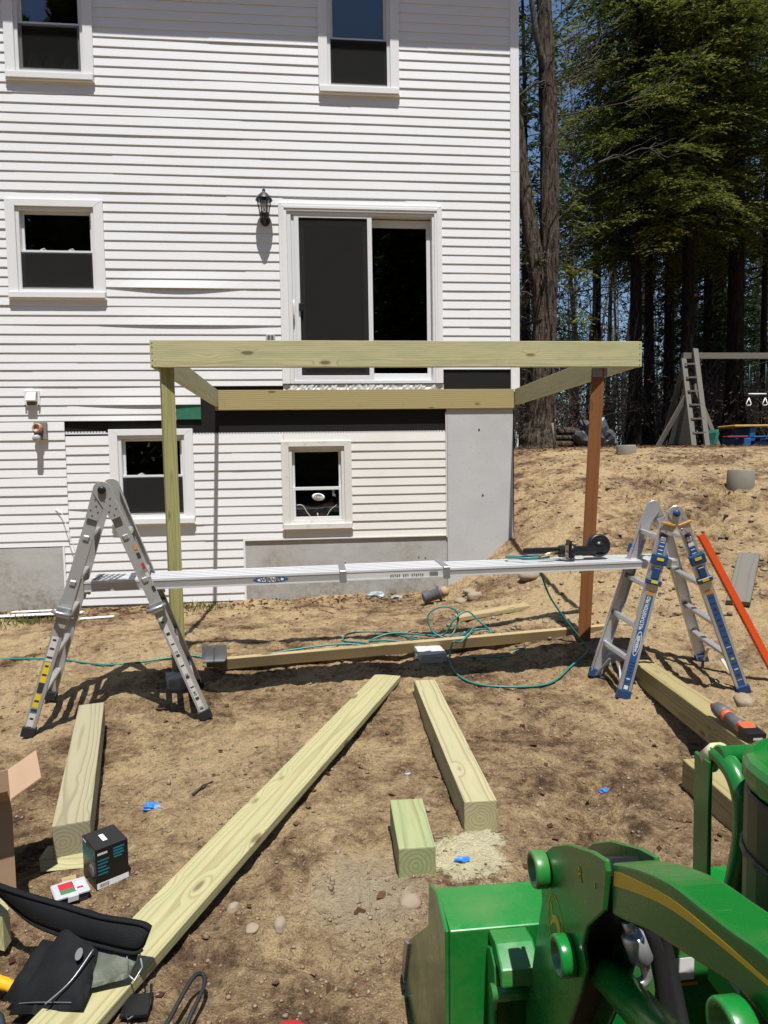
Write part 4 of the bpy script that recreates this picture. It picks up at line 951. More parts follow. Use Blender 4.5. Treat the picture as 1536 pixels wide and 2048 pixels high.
# orange bar leaning on the right ladder
OB = root('orange_bar', 'long orange drilled metal bar leaning against the right ladder', 'metal bar', (3.05, 4.26, gz(3.05, 4.26)))
p, q = Vector((2.575, 4.31, 1.06)), Vector((3.10, 4.22, gz(3.1, 4.22)-.01)); M = frame((p+q)/2, q-p, (0, -1, 0)); L = (q-p).length
b = MB(); b.box(-L/2, L/2, -.022, .022, .0, .004); b.box(-L/2, L/2, -.022, -.018, -.03, -.0004); b.build('bar', M_orange, OB, M)
for k in range(22):
    x = -L/2+.08+k*.049; b = MB(); b.lathe([(.006, 0), (.006, .0006)], (x, -.0225, -.014), (0, -1, 0), 8); b.build('hole', M_white if k % 4 == 1 else M_darkprint, OB, M)
# cordless tool on the sloping timber
ct = Vector((1.995, 3.05, .250)); Mt = Matrix.Translation(ct) @ Matrix.Rotation(-1.62, 4, 'Z') @ Matrix.Rotation(.06, 4, 'Y') @ Matrix.Scale(.92, 4)
CT = root('cordless_tool', 'orange and black cordless tool lying on the sloping timber', 'power tool', ct)
b = MB(); b.lathe([(.03, -.16), (.036, -.15), (.036, -.125), (.042, -.12), (.043, -.07), (.036, -.06)], (0, 0, .045), (1, 0, 0), 18); b.build('head', M_greyp, CT, Mt)
b = MB(); b.lathe([(.0365, -.0595), (.037, -.05), (.032, -.03)], (0, 0, .045), (1, 0, .0), 18); b.build('collar', M_orangep, CT, Mt)
b = MB(); b.lathe([(.031, -.029), (.030, .03), (.034, .07), (.036, .09)], (0, 0, .045), (1, 0, .0), 18); b.build('grip', M_greyp, CT, Mt)
b = MB(); b.prism([(.07, -.036, .03), (.19, -.042, .02), (.19, -.042, .07), (.10, -.036, .085)], (0, .078, 0)); b.build('housing', M_orangep, CT, Mt, bevel=.010, bseg=2)
b = MB(); b.box(.125, .225, -.046, .046, .0, .075); b.build('battery', M_blackp, CT, Mt, bevel=.008, bseg=2)
b = MB(); b.box(.2255, .2262, -.024, .024, .040, .052); b.build('lettering_bar', M_whitelabel, CT, Mt)
b = MB(); b.box(-.19, -.162, -.018, .018, .03, .06); b.box(-.21, -.185, -.012, .012, .034, .04); b.build('blade_clamp', M_redlabel, CT, Mt, bevel=.003)

# cartons and small boxes at the left
CB = root('cardboard_carton', 'open cardboard carton standing at the left edge with flap folded out', 'carton', (-1.33, 2.66, gz(-1.33, 2.66)))
zc = gz(-1.30, 2.6)-.005; cx1, cy0, cy1, zt = -1.113, 2.50, 2.80, .37
MC = Matrix.Translation((cx1, cy0, 0)) @ Matrix.Rotation(.43, 4, 'Z') @ Matrix.Translation((-cx1, -cy0, 0))
for nm, q in (('front_panel', (-1.55, cx1, cy0, cy0+.004, zc, zt)), ('back_panel', (-1.55, cx1, cy1-.004, cy1, zc, zt)), ('side_panel', (cx1-.004, cx1-.0002, cy0+.0042, cy1-.0042, zc, zt)), ('side_panel', (-1.55, -1.546, cy0+.0042, cy1-.0042, zc, zt))):
    b = MB(); b.box(*q); b.build(nm, M_card, CB, MC)
b = MB(); b.prism([(cx1, cy0+.005, zt), (cx1+.0, cy1-.01, zt), (cx1+.10, cy1-.01, zt+.055), (cx1+.10, cy0+.005, zt+.055)], (-.002, 0, .004)); b.build('flap', M_card, CB, MC)
b = MB(); b.prism([(-1.54, cy0, zt), (cx1-.005, cy0, zt), (cx1-.012, cy0-.10, zt+.075), (-1.53, cy0-.10, zt+.075)], (0, -.002, .004)); b.build('flap', M_card, CB, MC)
BB = root('product_box', 'black printed product carton standing on the soil by the left timber', 'box', (-.86, 2.64, gz(-.86, 2.64)))
pA, pB = Vector((-.842, 2.528, 0)), Vector((-.742, 2.60, 0)); ux = (pB-pA).normalized(); bw = .122; bd = .145; zb = gz(-.84, 2.6)-.002; bh = .158
MB_ = Matrix(((ux.x, -ux.y, 0, pA.x), (ux.y, ux.x, 0, pA.y), (0, 0, 1, zb), (0, 0, 0, 1)))
b = MB(); b.box(0, bw, 0, bd, 0, bh); b.build('carton', simple('black_card', (.007, .0075, .008), .3, var=.1), BB, MB_, bevel=.002)
def bb(name, mat, *q): b = MB(); b.box(*q); return b.build(name, mat, BB, MB_)
bb('label', M_white, .002, bw-.002, -.0009, -.0003, .004, .026)
for k in range(9): bb('barcode', M_darkprint, .012+.004*k, .0135+.004*k+.001*(k % 2), -.0013, -.001, .008, .022)
bb('label', M_white, .045, .062, .045, .098, bh+.0003, bh+.0009); bb('label', M_whitelabel, .008, .044, -.0009, -.0003, bh-.026, bh-.018)
for k, (a, c) in enumerate(((.0, .052), (.0, .046), (.0, .05), (.006, .04))): bb('print', M_tealprint, .066+a*.2, .066+c*.8, -.0009, -.0003, bh-.022-.011*k, bh-.016-.011*k)
for k in range(5): bb('print', M_tealprint, .008, .05-.006*(k % 3), -.0009, -.0003, bh-.050-.013*k, bh-.045-.013*k)
for k, (yy, s_) in enumerate(((.135, .10), (.12, .115), (.108, .098))): bb('print', M_tealprint, -.0009, -.0003, bd-.008-s_, bd-.008, yy-.010, yy-.001)
bb('print', M_white, -.0009, -.0003, bd-.045, bd-.010, bh-.014, bh-.008)
b = MB(); b.lathe([(.03, 0), (.03, .0006), (.018, .0007), (.018, .001)], (-.0003, .045, .055), (-1, 0, 0), 22); b.build('picture', M_greyp, BB, MB_)
bb('picture', M_greyp, -.0009, -.0003, .012, .06, .075, .10)
SB = root('screw_case', 'clear plastic case of screws with red and white label on its lid', 'case', (-.92, 2.50, gz(-.92, 2.5)))
Ms = Matrix.Translation((-.925, 2.495, gz(-.92, 2.5)+.002)) @ Matrix.Rotation(.52, 4, 'Z') @ Matrix.Rotation(.05, 4, 'Y')
def sb(name, mat, *q, bevel=0.): b = MB(); b.box(*q); return b.build(name, mat, SB, Ms, bevel=bevel)
sb('tray', M_screws, -.054, .054, -.044, .044, 0, .030, bevel=.006); sb('lid', M_clear, -.060, .060, -.050, .050, .0305, .043, bevel=.004)
sb('label', M_redlabel, -.038, .012, -.006, .036, .0433, .0438); bpy.data.objects[-1] if False else None
sb('label', M_white, .0125, .048, -.030, .022, .0433, .0438); sb('label', simple('green_print', (.06, .16, .07), .5), -.038, .012, -.036, -.0065, .0433, .0438); sb('label', M_redlabel, .018, .040, -.026, -.012, .0440, .0444)
sb('latch', M_clear, -.018, .018, -.057, -.0505, .018, .040, bevel=.002)

# tool belt with pouch lying over the long board
TB = root('tool_belt', 'black tool belt and pouch draped over the long board', 'tool belt', (-.75, 2.0, .06))
top = smooth_path([(-1.10, 2.24, .235), (-1.02, 2.19, .235), (-.915, 2.135, .232), (-.79, 2.08, .225), (-.665, 2.015, .225), (-.545, 1.985, .215), (-.512, 1.978, .20)], 8)
bot = smooth_path([(-1.10, 2.262, .205), (-1.045, 2.235, .185), (-.905, 2.125, .155), (-.778, 2.045, .155), (-.672, 1.995, .155), (-.56, 1.955, .150), (-.53, 1.962, .155)], 8)
b = MB(); rows = []; k = len(top); th = Vector((.004, .009, .004))
for i in range(k):
    t_, o_ = top[i], bot[i]; mid = (t_+o_)/2+Vector((-.004, -.010, .004))
    rows.append([b.bm.verts.new(t_), b.bm.verts.new((t_+mid)/2+Vector((-.002, -.006, .002))), b.bm.verts.new(mid), b.bm.verts.new((o_+mid)/2+Vector((-.002, -.006, .002))), b.bm.verts.new(o_), b.bm.verts.new(o_+th), b.bm.verts.new((t_+o_)/2+th), b.bm.verts.new(t_+th)])
for P_, Q_ in zip(rows, rows[1:]):
    for j in range(8): b._f([P_[j], Q_[j], Q_[(j+1) % 8], P_[(j+1) % 8]])
b._f(rows[0]); b._f(rows[-1][::-1]); b.build('belt', M_cloth, TB, smooth=True)
b = MB(); b.tube([p+Vector((0, -.004, .002)) for p in top], .006, 6); b.tube([p+Vector((0, -.004, .0)) for p in bot], .006, 6); b.build('piping', M_cloth, TB)
def cushion(name, corners, hts, mat, thick=.03, n=14, wr=.010, seed=1, parent=TB):
    r = random.Random(seed); b = MB(); a, c, d, e = [Vector(p) for p in corners]; gridT = []; gridB = []
    for i in range(n+1):
        rt_, rb_ = [], []
        for j in range(n+1):
            u, v = i/n, j/n; p = (a*(1-u)+c*u)*(1-v)+(e*(1-u)+d*u)*v
            ed = min(1, 4.5*min(u, 1-u, v, 1-v)); pl = ed**.5
            fold = wr*(math.sin(u*9+v*4+seed)+.6*math.sin(v*13-u*5))*pl + r.uniform(-1, 1)*.0015
            rt_.append(b.bm.verts.new(p+Vector((0, 0, thick*pl+fold)))); rb_.append(b.bm.verts.new(p-Vector((0, 0, .004*pl))))
        gridT.append(rt_); gridB.append(rb_)
    for i in range(n):
        for j in range(n):
            b._f([gridT[i][j], gridT[i+1][j], gridT[i+1][j+1], gridT[i][j+1]]); b._f([gridB[i][j], gridB[i][j+1], gridB[i+1][j+1], gridB[i+1][j]])
    for i in range(n):
        b._f([gridT[i][0], gridB[i][0], gridB[i+1][0], gridT[i+1][0]]); b._f([gridT[i][n], gridT[i+1][n], gridB[i+1][n], gridB[i][n]])
        b._f([gridT[0][i], gridT[0][i+1], gridB[0][i+1], gridB[0][i]]); b._f([gridT[n][i], gridB[n][i], gridB[n][i+1], gridT[n][i+1]])
    return b.build(name, mat, parent, smooth=True)
cushion('pouch', [(-.885, 1.90, .035), (-.665, 1.845, .075), (-.655, 2.055, .150), (-.80, 2.095, .150)], 0, M_cloth, .045, 16, .007, 2)
cushion('pouch', [(-.93, 1.97, .03), (-.80, 1.87, .05), (-.74, 2.04, .12), (-.86, 2.09, .12)], 0, M_cloth, .03, 14, .007, 5)
cushion('leather_flap', [(-.69, 1.905, .085), (-.565, 1.925, .095), (-.535, 1.985, .155), (-.665, 2.055, .165)], 0, M_olive, .012, 10, .003, 7)
b = MB(); b.tube(smooth_path([(-.80, 2.12, .16), (-.765, 2.125, .175), (-.70, 2.09, .18), (-.62, 2.04, .17)]), .010, 8); b.build('shoulder_strap', M_cloth, TB)
b = MB(); b.tube([(-.565, 1.93, .10), (-.575, 1.955, .14), (-.545, 1.97, .15), (-.53, 1.945, .11), (-.548, 1.925, .085), (-.565, 1.93, .10)], .0028, 6); b.build('hammer_loop', M_steel, TB)
b = MB(); b.tube([(-.57, 1.89, .04), (-.55, 1.85, .03), (-.50, 1.90, .03), (-.505, 1.94, .06)], .004, 6); b.box(-.575, -.50, 1.86, 1.94, .026, .034); b.build('buckle', M_blackp, TB)
b = MB(); b.lathe([(1, 0), (1, .001)], seg=20); b.build('badge', M_greyp, TB, Matrix.Translation((-.705, 1.945, .165)) @ Matrix.Rotation(.5, 4, 'X') @ Matrix.Diagonal((.010, .017, 1, 1)))
b = MB(); b.tube(smooth_path([(-.77, 1.86, .09), (-.71, 1.89, .128), (-.67, 1.96, .165)]), .0022, 6); b.build('zipper', M_steel, TB)
b = MB(); b.tube(smooth_path([(-.872, 1.905, .052), (-.80, 1.985, .112), (-.775, 2.05, .165)]), .0016, 5); b.tube(smooth_path([(-.70, 1.86, .088), (-.80, 1.885, .078), (-.87, 1.91, .06)]), .0016, 5); b.build('seam', M_greyp, TB)
KN = root('saw_handle', 'yellow plastic tool handle poking in at the left edge below the tool belt', 'hand tool', (-.95, 2.0, .03))
b = MB(); b.tube(smooth_path([(-1.10, 2.06, .045), (-1.0, 2.035, .045), (-.93, 2.01, .04), (-.885, 1.985, .032)]), [.017]*6+[.018]*6+[.016]*6+[.012], 10); b.build('grip', M_yellowp, KN)
b = MB(); b.tube([(-.886, 1.986, .032), (-.862, 1.975, .028), (-.845, 1.965, .03)], [.0125, .013, .010], 10); b.build('ferrule', M_blackp, KN)
def crumple(name, label, x, y, s, mat, seed):
    r = random.Random(seed); b = MB(); bmesh.ops.create_icosphere(b.bm, subdivisions=2, radius=s)
    for v in b.bm.verts: f = r.uniform(.45, 1.25); v.co = Vector((v.co.x*f*1.3, v.co.y*f*.8, max(-.1*s, v.co.z*.55*f)))
    return tag(b.build(name, mat, None, Matrix.Translation((x, y, gz(x, y)+.004))), label, 'tape' if 'tape' in name else 'scrap')
crumple('crumpled_tape', 'crumpled blue tape on the soil between left timber and long board', -.79, 3.14, .032, M_bluetape, 1)
crumple('crumpled_tape', 'crumpled blue tape on the open soil at the right', 1.375, 3.10, .026, M_bluetape, 2)
crumple('crumpled_tape', 'crumpled blue tape lying in the pale sawdust', .535, 2.50, .022, M_bluetape, 3)
crumple('crumpled_tape', 'tiny grey blue tape scrap between the long board and middle timber', .43, 3.30, .014, M_teal, 4)
crumple('foil_scrap', 'crumpled pale blue scrap against the foundation below the plank', .66, 7.78, .10, M_teal, 6); crumple('foil_scrap', 'flat grey blue scrap beside the crumpled scrap at the foundation', .90, 7.70, .06, M_teal, 9)
SL = root('fallen_light', 'grey ribbed garden light lying on its side by the stones', 'garden light', (1.25, 7.25, gz(1.25, 7.25)))
zs_ = gz(1.25, 7.25); b = MB(); b.lathe([(.055, 0), (.062, .01), (.06, .17), (.09, .178), (.09, .19), (.04, .20)], (1.14, 7.22, zs_+.07), (1, .1, .25), 10); b.build('housing', M_greyp, SL)
b = MB(); b.lathe([(.04, .201), (.06, .22), (.055, .27), (.01, .30)], (1.14, 7.22, zs_+.07), (1, .1, .25), 12); b.build('cap', M_card, SL)
for i, (x0, y0, x1, y1, w, lab) in enumerate(((-3.6, 7.50, -2.52, 7.56, .10, 'long white trim strip on the ground against the bare foundation'), (-2.46, 7.25, -2.12, 7.27, .06, 'short white trim scrap on the ground behind the left ladder'), (-3.3, 7.66, -2.75, 7.70, .06, 'narrow white trim strip nearest the bare foundation'))):
    timber('trim_strip', lab, (x0, y0, gz(x0, y0)+.02), (x1, y1, gz(x1, y1)+.02), w, .012, M_trim, 'trim strip', group='white trim scraps by the wall')
b = MB(); b.lathe([(.02, 0), (.06, .005), (.065, .03), (.05, .05), (.01, .055)], (-.10, 1.735, gz(-.10, 1.735)-.02), (0, 0, 1), 16); tag(b.build('red_cap', M_redlabel), 'red plastic cap at the bottom edge of the picture', 'cap')
b = MB(); b.lathe([(.05, 0), (.09, .005), (.10, .03), (.08, .045), (.01, .047)], (-.985, 1.86, -.01), (0, 0, 1), 18); tag(b.build('grey_pad', simple('slate_plastic', (.05, .065, .085), .6)), 'grey blue rounded pad in the bottom left corner', 'pad')

# ---------------------------------------------------------------- compact tractor with front loader (only its front half stands in view)
TR = root('loader_tractor', 'green compact tractor with front loader bucket down on the soil', 'tractor', (.92, .6, 0))
def px_prism(name, mat, x, yz, dx, bevel=.0, bseg=1, parent=TR):
    b = MB(); b.prism([(x, y, z) for y, z in yz], (dx, 0, 0)); return b.build(name, mat, parent, bevel=bevel, bseg=bseg)
ATOP = [(.30, 1.115), (.42, 1.122), (.531, 1.114), (.586, 1.101), (.641, 1.089), (.705, 1.075), (.784, 1.044), (.852, 1.009)]
ABOT = [(.851, .937), (.809, .955), (.742, .988), (.670, 1.015), (.597, 1.042), (.560, 1.050), (.42, 1.045), (.30, 1.02)]
BRK = [(1.095, .884), (1.06, .915), (.99, .958), (.896, 1.000), (.853, 1.0135), (.848, 1.00), (.857, .938), (.912, .878), (.930, .835), (.918, .806), (.935, .76), (1.02, .60), (1.17, .33), (1.205, .31), (1.225, .33), (1.20, .52), (1.111, .786), (1.125, .85)]
def curve2(P): return [(p.y, p.z) for p in smooth_path([(0, y, z) for y, z in P], 4)]
ATOP, ABOT = curve2(ATOP), curve2(ABOT)
for sx, x0 in ((1, .385), (1, 1.395)):
    arm = px_prism('loader_arm', [M_green], x0+.003, ATOP+ABOT, .060, bevel=.010, bseg=3)
    if x0 < 1:
        b = MB(); b.prism([(x0+.0022, y, z) for y, z in curve2([(.842, 1.003), (.81, 1.018), (.705, 1.058), (.612, 1.0785), (.50, 1.098)])+curve2([(.50, 1.094), (.612, 1.071), (.705, 1.045), (.783, 1.012), (.844, .982)])], (.0006, 0, 0)); b.build('stripe_decal', M_jyellow, arm)
    px_prism('end_bracket', M_green, x0-.006, BRK, .008, bevel=.002); px_prism('end_bracket', M_green, x0+.064, BRK, .008, bevel=.002)
    b = MB(); b.prism([(x0+.0025, .865, .982), (x0+.0025, .90, .985), (x0+.0025, 1.04, .905), (x0+.0025, 1.04, .89), (x0+.0025, .865, .93)], (.061, 0, 0)); b.prism([(x0+.0025, .870, .935), (x0+.0025, 1.05, .80), (x0+.0025, 1.12, .50), (x0+.0025, 1.06, .60), (x0+.0025, .96, .80)], (.061, 0, 0)); b.build('bracket_shade_fill', M_blackp, TR)  # black fill stands in for the shade in the gap between bracket plates
    for nm, (y, z), r in (('pin_boss', (1.088, .858), .030), ('pin_boss', (.972, .790), .030), ('pin_boss', (.548, 1.036), .027)):
        b = MB(); b.lathe([(r*.92, 0), (r, .003), (r, .022), (r*.95, .025), (r*.74, .025), (r*.72, .004), (.001, .004)], (x0-.006, y, z), (-1, 0, 0), 26); b.build(nm, M_greenw, TR)
        b = MB(); b.lathe([(r*.72, 0), (r*.72, .05), (.001, .05)], (x0+.0725, y, z), (1, 0, 0), 18); b.build('pin_boss', M_greenw, TR)
    b = MB(); b.tube([(x0+.034, .975, .775), (x0+.034, .70, .850), (x0+.034, .30, .90)], .026, 16); b.build('cylinder', M_green, TR)
    b = MB(); b.tube([(x0+.034, .978, .774), (x0+.034, 1.13, .70), (x0+.034, 1.215, .60)], .014, 12); b.build('cylinder_rod', M_chrome, TR)
# leaping deer emblem: oval outline with the deer inside, flat print on the bracket
EX = .3783
b = MB(); n = 34
def ell(a, r_y, r_z): return (EX, 1.043+r_y*math.cos(a), .792+r_z*math.sin(a))
for i in range(n):
    a, c = 2*PI*i/n, 2*PI*(i+1)/n; b.quad(ell(a, .034, .046), ell(c, .034, .046), ell(c, .0315, .0435), ell(a, .0315, .0435))
b.build('emblem_ring', M_jyellow, TR)
b = MB()
deer = [(.026, .006), (.016, .012), (.004, .012), (-.010, .006), (-.014, .014), (-.021, .018), (-.024, .013), (-.016, .009), (-.015, -.002), (-.024, -.014), (-.021, -.016), (-.010, -.004), (.004, .002), (.014, -.006), (.024, -.024), (.027, -.022), (.021, -.004)]
b._f([b.bm.verts.new((EX, 1.043-u*1.0, .792+v*1.35)) for u, v in deer])
for ant in (((-.020, .018), (-.012, .026), (-.004, .027)), ((-.018, .018), (-.016, .028), (-.011, .032))):
    for p, q in zip(ant, ant[1:]): b.quad((EX, 1.043-p[0], .792+p[1]*1.3), (EX, 1.043-q[0], .792+q[1]*1.3), (EX, 1.043-q[0], .792+q[1]*1.3+.003), (EX, 1.043-p[0], .792+p[1]*1.3+.003))
b.build('emblem_deer', M_jyellow, TR)
MXL = Matrix(((0, 0, -1, EX), (-1, 0, 0, 0), (0, 1, 0, 0), (0, 0, 0, 1)))
def xl(y, z): m = MXL.copy(); m[1][3] = y; m[2][3] = z; return m
text('lettering', 'R', .026, M_jyellow, TR, xl(.938, .940)); text('lettering', "'", .03, M_jyellow, TR, xl(.884, .948))
# hose fittings and hoses under the arm
b = MB(); b.tube([(.433, .90, .892), (.442, .90, .868)], .009, 10); b.tube([(.442, .90, .870), (.4425, .90, .866), (.456, .90, .832), (.457, .90, .829)], [.014, .017, .017, .014], 16); b.build('hose_ferrule', M_alu, TR)
b = MB(); b.tube(smooth_path([(.457, .90, .830), (.464, .90, .808), (.462, .90, .797), (.450, .90, .792), (.440, .90, .792)]), .0075, 12); b.build('hose_elbow', M_alu, TR)
b = MB(); b.lathe([(.016, 0), (.016, .022), (.012, .023)], (.443, .90, .792), (-1, 0, 0), 6); b.build('hose_nut', M_alu, TR)
for o_ in ((0, 0), (.022, .02)):
    b = MB(); b.tube(smooth_path([(.445+o_[0], .97, .845), (.470+o_[0], .965, .856), (.495+o_[0], .955+o_[1], .83), (.512+o_[0], .95+o_[1], .77), (.522+o_[0], .93, .66), (.52+o_[0], .85, .55), (.54+o_[0], .6, .5)]), .0125, 12); b.build('hydraulic_hose', M_rubber, TR)
b = MB(); b.tube(smooth_path([(.392, 1.0, .71), (.386, 1.01, .66), (.392, 1.0, .60), (.384, 1.01, .53)]), .004, 6); b.box(.380, .398, .99, 1.0, .60, .606); b.build('grease_line', M_chrome, TR)
# bucket
BX0, BX1 = .235, 1.605
SIDE = [(1.264, .634), (1.363, .650), (1.455, .612), (1.475, .50), (1.845, .195), (1.93, .05), (1.93, .004), (1.35, .004), (1.274, .10)]
bk = px_prism('bucket', M_greenw, BX0+.009, [(1.262, .633), (1.272, .637), (1.405, .632), (1.405, .625), (1.278, .625), (1.282, .11), (1.36, .02), (1.90, .012), (1.90, .003), (1.352, .008), (1.270, .10)], BX1-BX0-.018, bevel=.003, bseg=2)
px_prism('side_plate', M_greenw, BX0, SIDE, .008, bevel=.002); px_prism('side_plate', M_greenw, BX1-.008, SIDE, .008, bevel=.002)
px_prism('side_cutter', M_steel, BX0-.008, [(1.79, .225), (1.86, .185), (1.945, .03), (1.90, .03)], .0075); 
px_prism('cutting_edge', M_steel, BX0-.006, [(1.86, .002), (1.86, .013), (1.985, .013), (1.99, .004)], BX1-BX0+.012)
for xe in (.318, .395, 1.385, 1.46):
    px_prism('bucket_ear', M_greenw, xe, [(1.262, .60), (1.235, .615), (1.205, .60), (1.195, .56), (1.215, .50), (1.205, .42), (1.215, .30), (1.262, .22)], .010, bevel=.003)
for x0 in (.322, 1.389):
    b = MB(); b.prism([(x0, 1.262, .632), (x0, 1.215, .640), (x0, 1.17, .615), (x0, 1.165, .585), (x0, 1.178, .582), (x0, 1.19, .60), (x0, 1.262, .612)], (.075, 0, 0)); b.build('hook_bracket', M_greenw, TR, bevel=.004, bseg=2)
    b = MB(); b.tube([(x0-.012, 1.20, .55), (x0+.088, 1.20, .55)], .016, 12); b.build('bucket_pin', M_greenw, TR)
b = MB(); b.box(.690, .752, 1.2605, 1.2615, .488, .535); b.build('paper_tag', M_white, TR); b = MB(); b.box(.685, .76, 1.2600, 1.2614, .476, .482); b.build('tag_line', M_amber, TR)
b = MB(); b.lathe([(.008, 0), (.007, .005)], (.86, 1.262, .60), (0, -1, 0), 6); b.build('bolt', M_steel, TR)
# brush guard
GX = .70
for gx in (GX, 1.14):
    b = MB(); b.box(gx, gx+.008, 1.135, 1.185, .70, 1.005); b.build('guard_plate', M_green, TR, bevel=.002)
    b = MB(); b.tube(smooth_path([(gx+.022, 1.172, .985), (gx+.022, 1.150, 1.012), (gx+.022, 1.118, 1.013), (gx+.022, 1.085, .995), (gx+.022, 1.066, .955), (gx+.022, 1.068, .88), (gx+.022, 1.092, .77), (gx+.022, 1.10, .68)], 8), .0185, 16); b.build('guard_loop', M_green, TR)
b = MB(); b.tube([(GX+.010, 1.122, 1.022), (1.170, 1.122, 1.022)], .0165, 16); b.build('guard_crossbar', M_green, TR)
b = MB(); b.tube([(GX+.016, 1.165, .995), (GX+.024, 1.150, 1.012), (GX+.026, 1.138, 1.018)], [.019, .0215, .020], 14); b.build('weld_dust', M_saw, TR)
b = MB(); b.box(GX-.02, GX+.05, 1.07, 1.19, .672, .70); b.box(GX-.02, 1.17, .98, 1.10, .62, .671); b.build('guard_base', M_green, TR, bevel=.004)
# hood, grille, frame, front wheels
def rounded(x0, x1, y0, y1, r, n=6):
    P = [(x0, y0)]
    for k in range(n+1): a = PI-(PI/2)*k/n; P.append((x0+r+r*math.cos(a), y1-r+r*math.sin(a)))
    for k in range(n+1): a = PI/2-(PI/2)*k/n; P.append((x1-r+r*math.cos(a), y1-r+r*math.sin(a)))
    P.append((x1, y0)); return P
b = MB(); b.prism([(x, y, .58) for x, y in rounded(.655, 1.185, .90, 1.045, .11)], (0, 0, .455)); b.build('grille', M_blackp, TR, bevel=.004)
b = MB(); b.prism([(x, y, .93) for x, y in rounded(.650, 1.190, .899, 1.050, .115)], (0, 0, .012)); b.build('grille_band', M_blackp, TR, bevel=.003)
b = MB(); b.prism([(x, y, 1.036) for x, y in rounded(.650, 1.190, -.35, 1.052, .12)], (0, 0, .055)); b.build('hood', M_green, TR, bevel=.030, bseg=4)
b = MB(); b.box(.66, 1.18, -.35, .898, .60, 1.035); b.build('hood_side', M_green, TR, bevel=.01)
b = MB(); b.box(.80, 1.04, -.35, 1.0, .38, .58); b.build('chassis', M_blackp, TR, bevel=.01)
b = MB(); b.box(.56, 1.28, .50, .60, .24, .33); b.build('front_axle', M_blackp, TR, bevel=.01)
for x in (.56, 1.13):
    b = MB(); b.lathe([(.12, 0), (.20, .01), (.235, .03), (.255, .05), (.255, .11), (.235, .135), (.20, .15), (.12, .15)], (x, .55, .255), (1, 0, 0), 32); wh = b.build('wheel', M_rubber, TR)
    b = MB(); b.lathe([(.118, .012), (.11, .03), (.05, .035), (.045, .02), (.001, .02)], (x-.002, .55, .255), (1, 0, 0), 24); b.build('rim', M_jyellow, wh)

# ---------------------------------------------------------------- play things at the edge of the woods
SW = root('swing_set', 'grey weathered wooden swing set with rung ladder at the woods edge', 'swing set', (8.2, 14.5, 1.85))
def bar_(name, p, q, w, t, mat, parent, wd=(0, 1, 0)):
    b = MB(); b.bar(p, q, w, t, wd); return b.build(name, mat, parent)
def G(x, y): return gz(x, y)
bar_('top_beam', (8.15, 14.5, 3.88), (12.4, 14.5, 3.88), .13, .10, M_greywood, SW, (0, 0, 1))
bar_('ladder_rail', (8.40, 14.42, 4.02), (8.20, 13.55, G(8.2, 13.55)-.05), .05, .11, M_greywood, SW); bar_('ladder_rail', (8.12, 14.40, 3.80), (7.93, 13.60, G(7.93, 13.6)-.05), .05, .11, M_greywood, SW)
bar_('leg', (8.30, 14.58, 3.9), (8.25, 15.6, G(8.25, 15.6)-.05), .05, .10, M_greywood, SW)
bar_('brace', (8.40, 14.45, 3.25), (8.86, 14.2, G(8.86, 14.2)-.03), .05, .09, M_greywood, SW); bar_('brace', (8.05, 14.1, 3.0), (7.48, 14.3, G(7.5, 14.3)-.03), .05, .09, M_greywood, SW)
bar_('leg', (12.3, 14.45, 3.9), (12.5, 13.6, G(12.5, 13.6)-.05), .05, .11, M_greywood, SW); bar_('leg', (12.3, 14.55, 3.9), (12.5, 15.5, G(12.5, 15.5)-.05), .05, .11, M_greywood, SW)
for k in range(6):
    t = .16+.14*k; p = Vector((8.40, 14.42, 4.02)).lerp(Vector((8.20, 13.55, G(8.2, 13.55))), t); q = Vector((8.12, 14.40, 3.80)).lerp(Vector((7.93, 13.60, G(7.93, 13.6))), t); q.z = p.z
    bar_('rung', p, q, .035, .035, M_greywood, SW)
b = MB(); b.prism([(8.42, 14.6, 3.3), (8.28, 14.6, 3.3), (8.12, 15.0, 1.95), (8.72, 15.0, 1.95)], (0, .02, 0)); b.build('back_panel', M_greywood, SW)
TZ = root('trapeze_bar', 'white trapeze bar with two rings hanging from the swing set beam', 'trapeze', (9.93, 14.5, 3.03))
b = MB(); b.tube([(9.72, 14.5, 3.035), (10.15, 14.5, 3.035)], .018, 8); b.build('bar', M_white, TZ)
for x in (9.74, 10.13):
    b = MB(); b.tube([(x, 14.5, 3.82), (x, 14.5, 2.96)], .007, 5); b.build('chain', M_pgreen, TZ)
    b = MB(); b.tube([(x, 14.5, 2.95), (x+.055, 14.5, 2.82), (x+.03, 14.5, 2.785), (x-.05, 14.5, 2.785), (x-.065, 14.5, 2.82), (x, 14.5, 2.95)], .012, 6); b.build('ring', M_white, TZ)
zt = G(9.3, 14.0)
PT = root('picnic_table', 'blue toddler picnic table with yellow top under the swing set', 'picnic table', (9.3, 14.0, zt))
b = MB(); b.box(8.90, 9.74, 13.7, 14.35, zt+.40, zt+.45); b.build('table_top', simple('faded_yellow', (.42, .26, .05), .5), PT, bevel=.015)
b = MB(); b.box(8.62, 9.08, 13.5, 13.7, zt+.17, zt+.21); b.build('seat', M_pred, PT, bevel=.01); b = MB(); b.box(9.2, 9.9, 13.5, 13.68, zt+.17, zt+.20); b.build('seat', M_pblue, PT, bevel=.01)
for q in ((8.98, 9.14, 13.5, 14.3, zt-.03, zt+.165), (9.27, 9.62, 13.6, 14.3, zt-.03, zt+.10), (9.27, 9.40, 13.75, 14.3, zt+.10, zt+.40)): b = MB(); b.box(*q); b.build('leg', M_pblue, PT, bevel=.015)
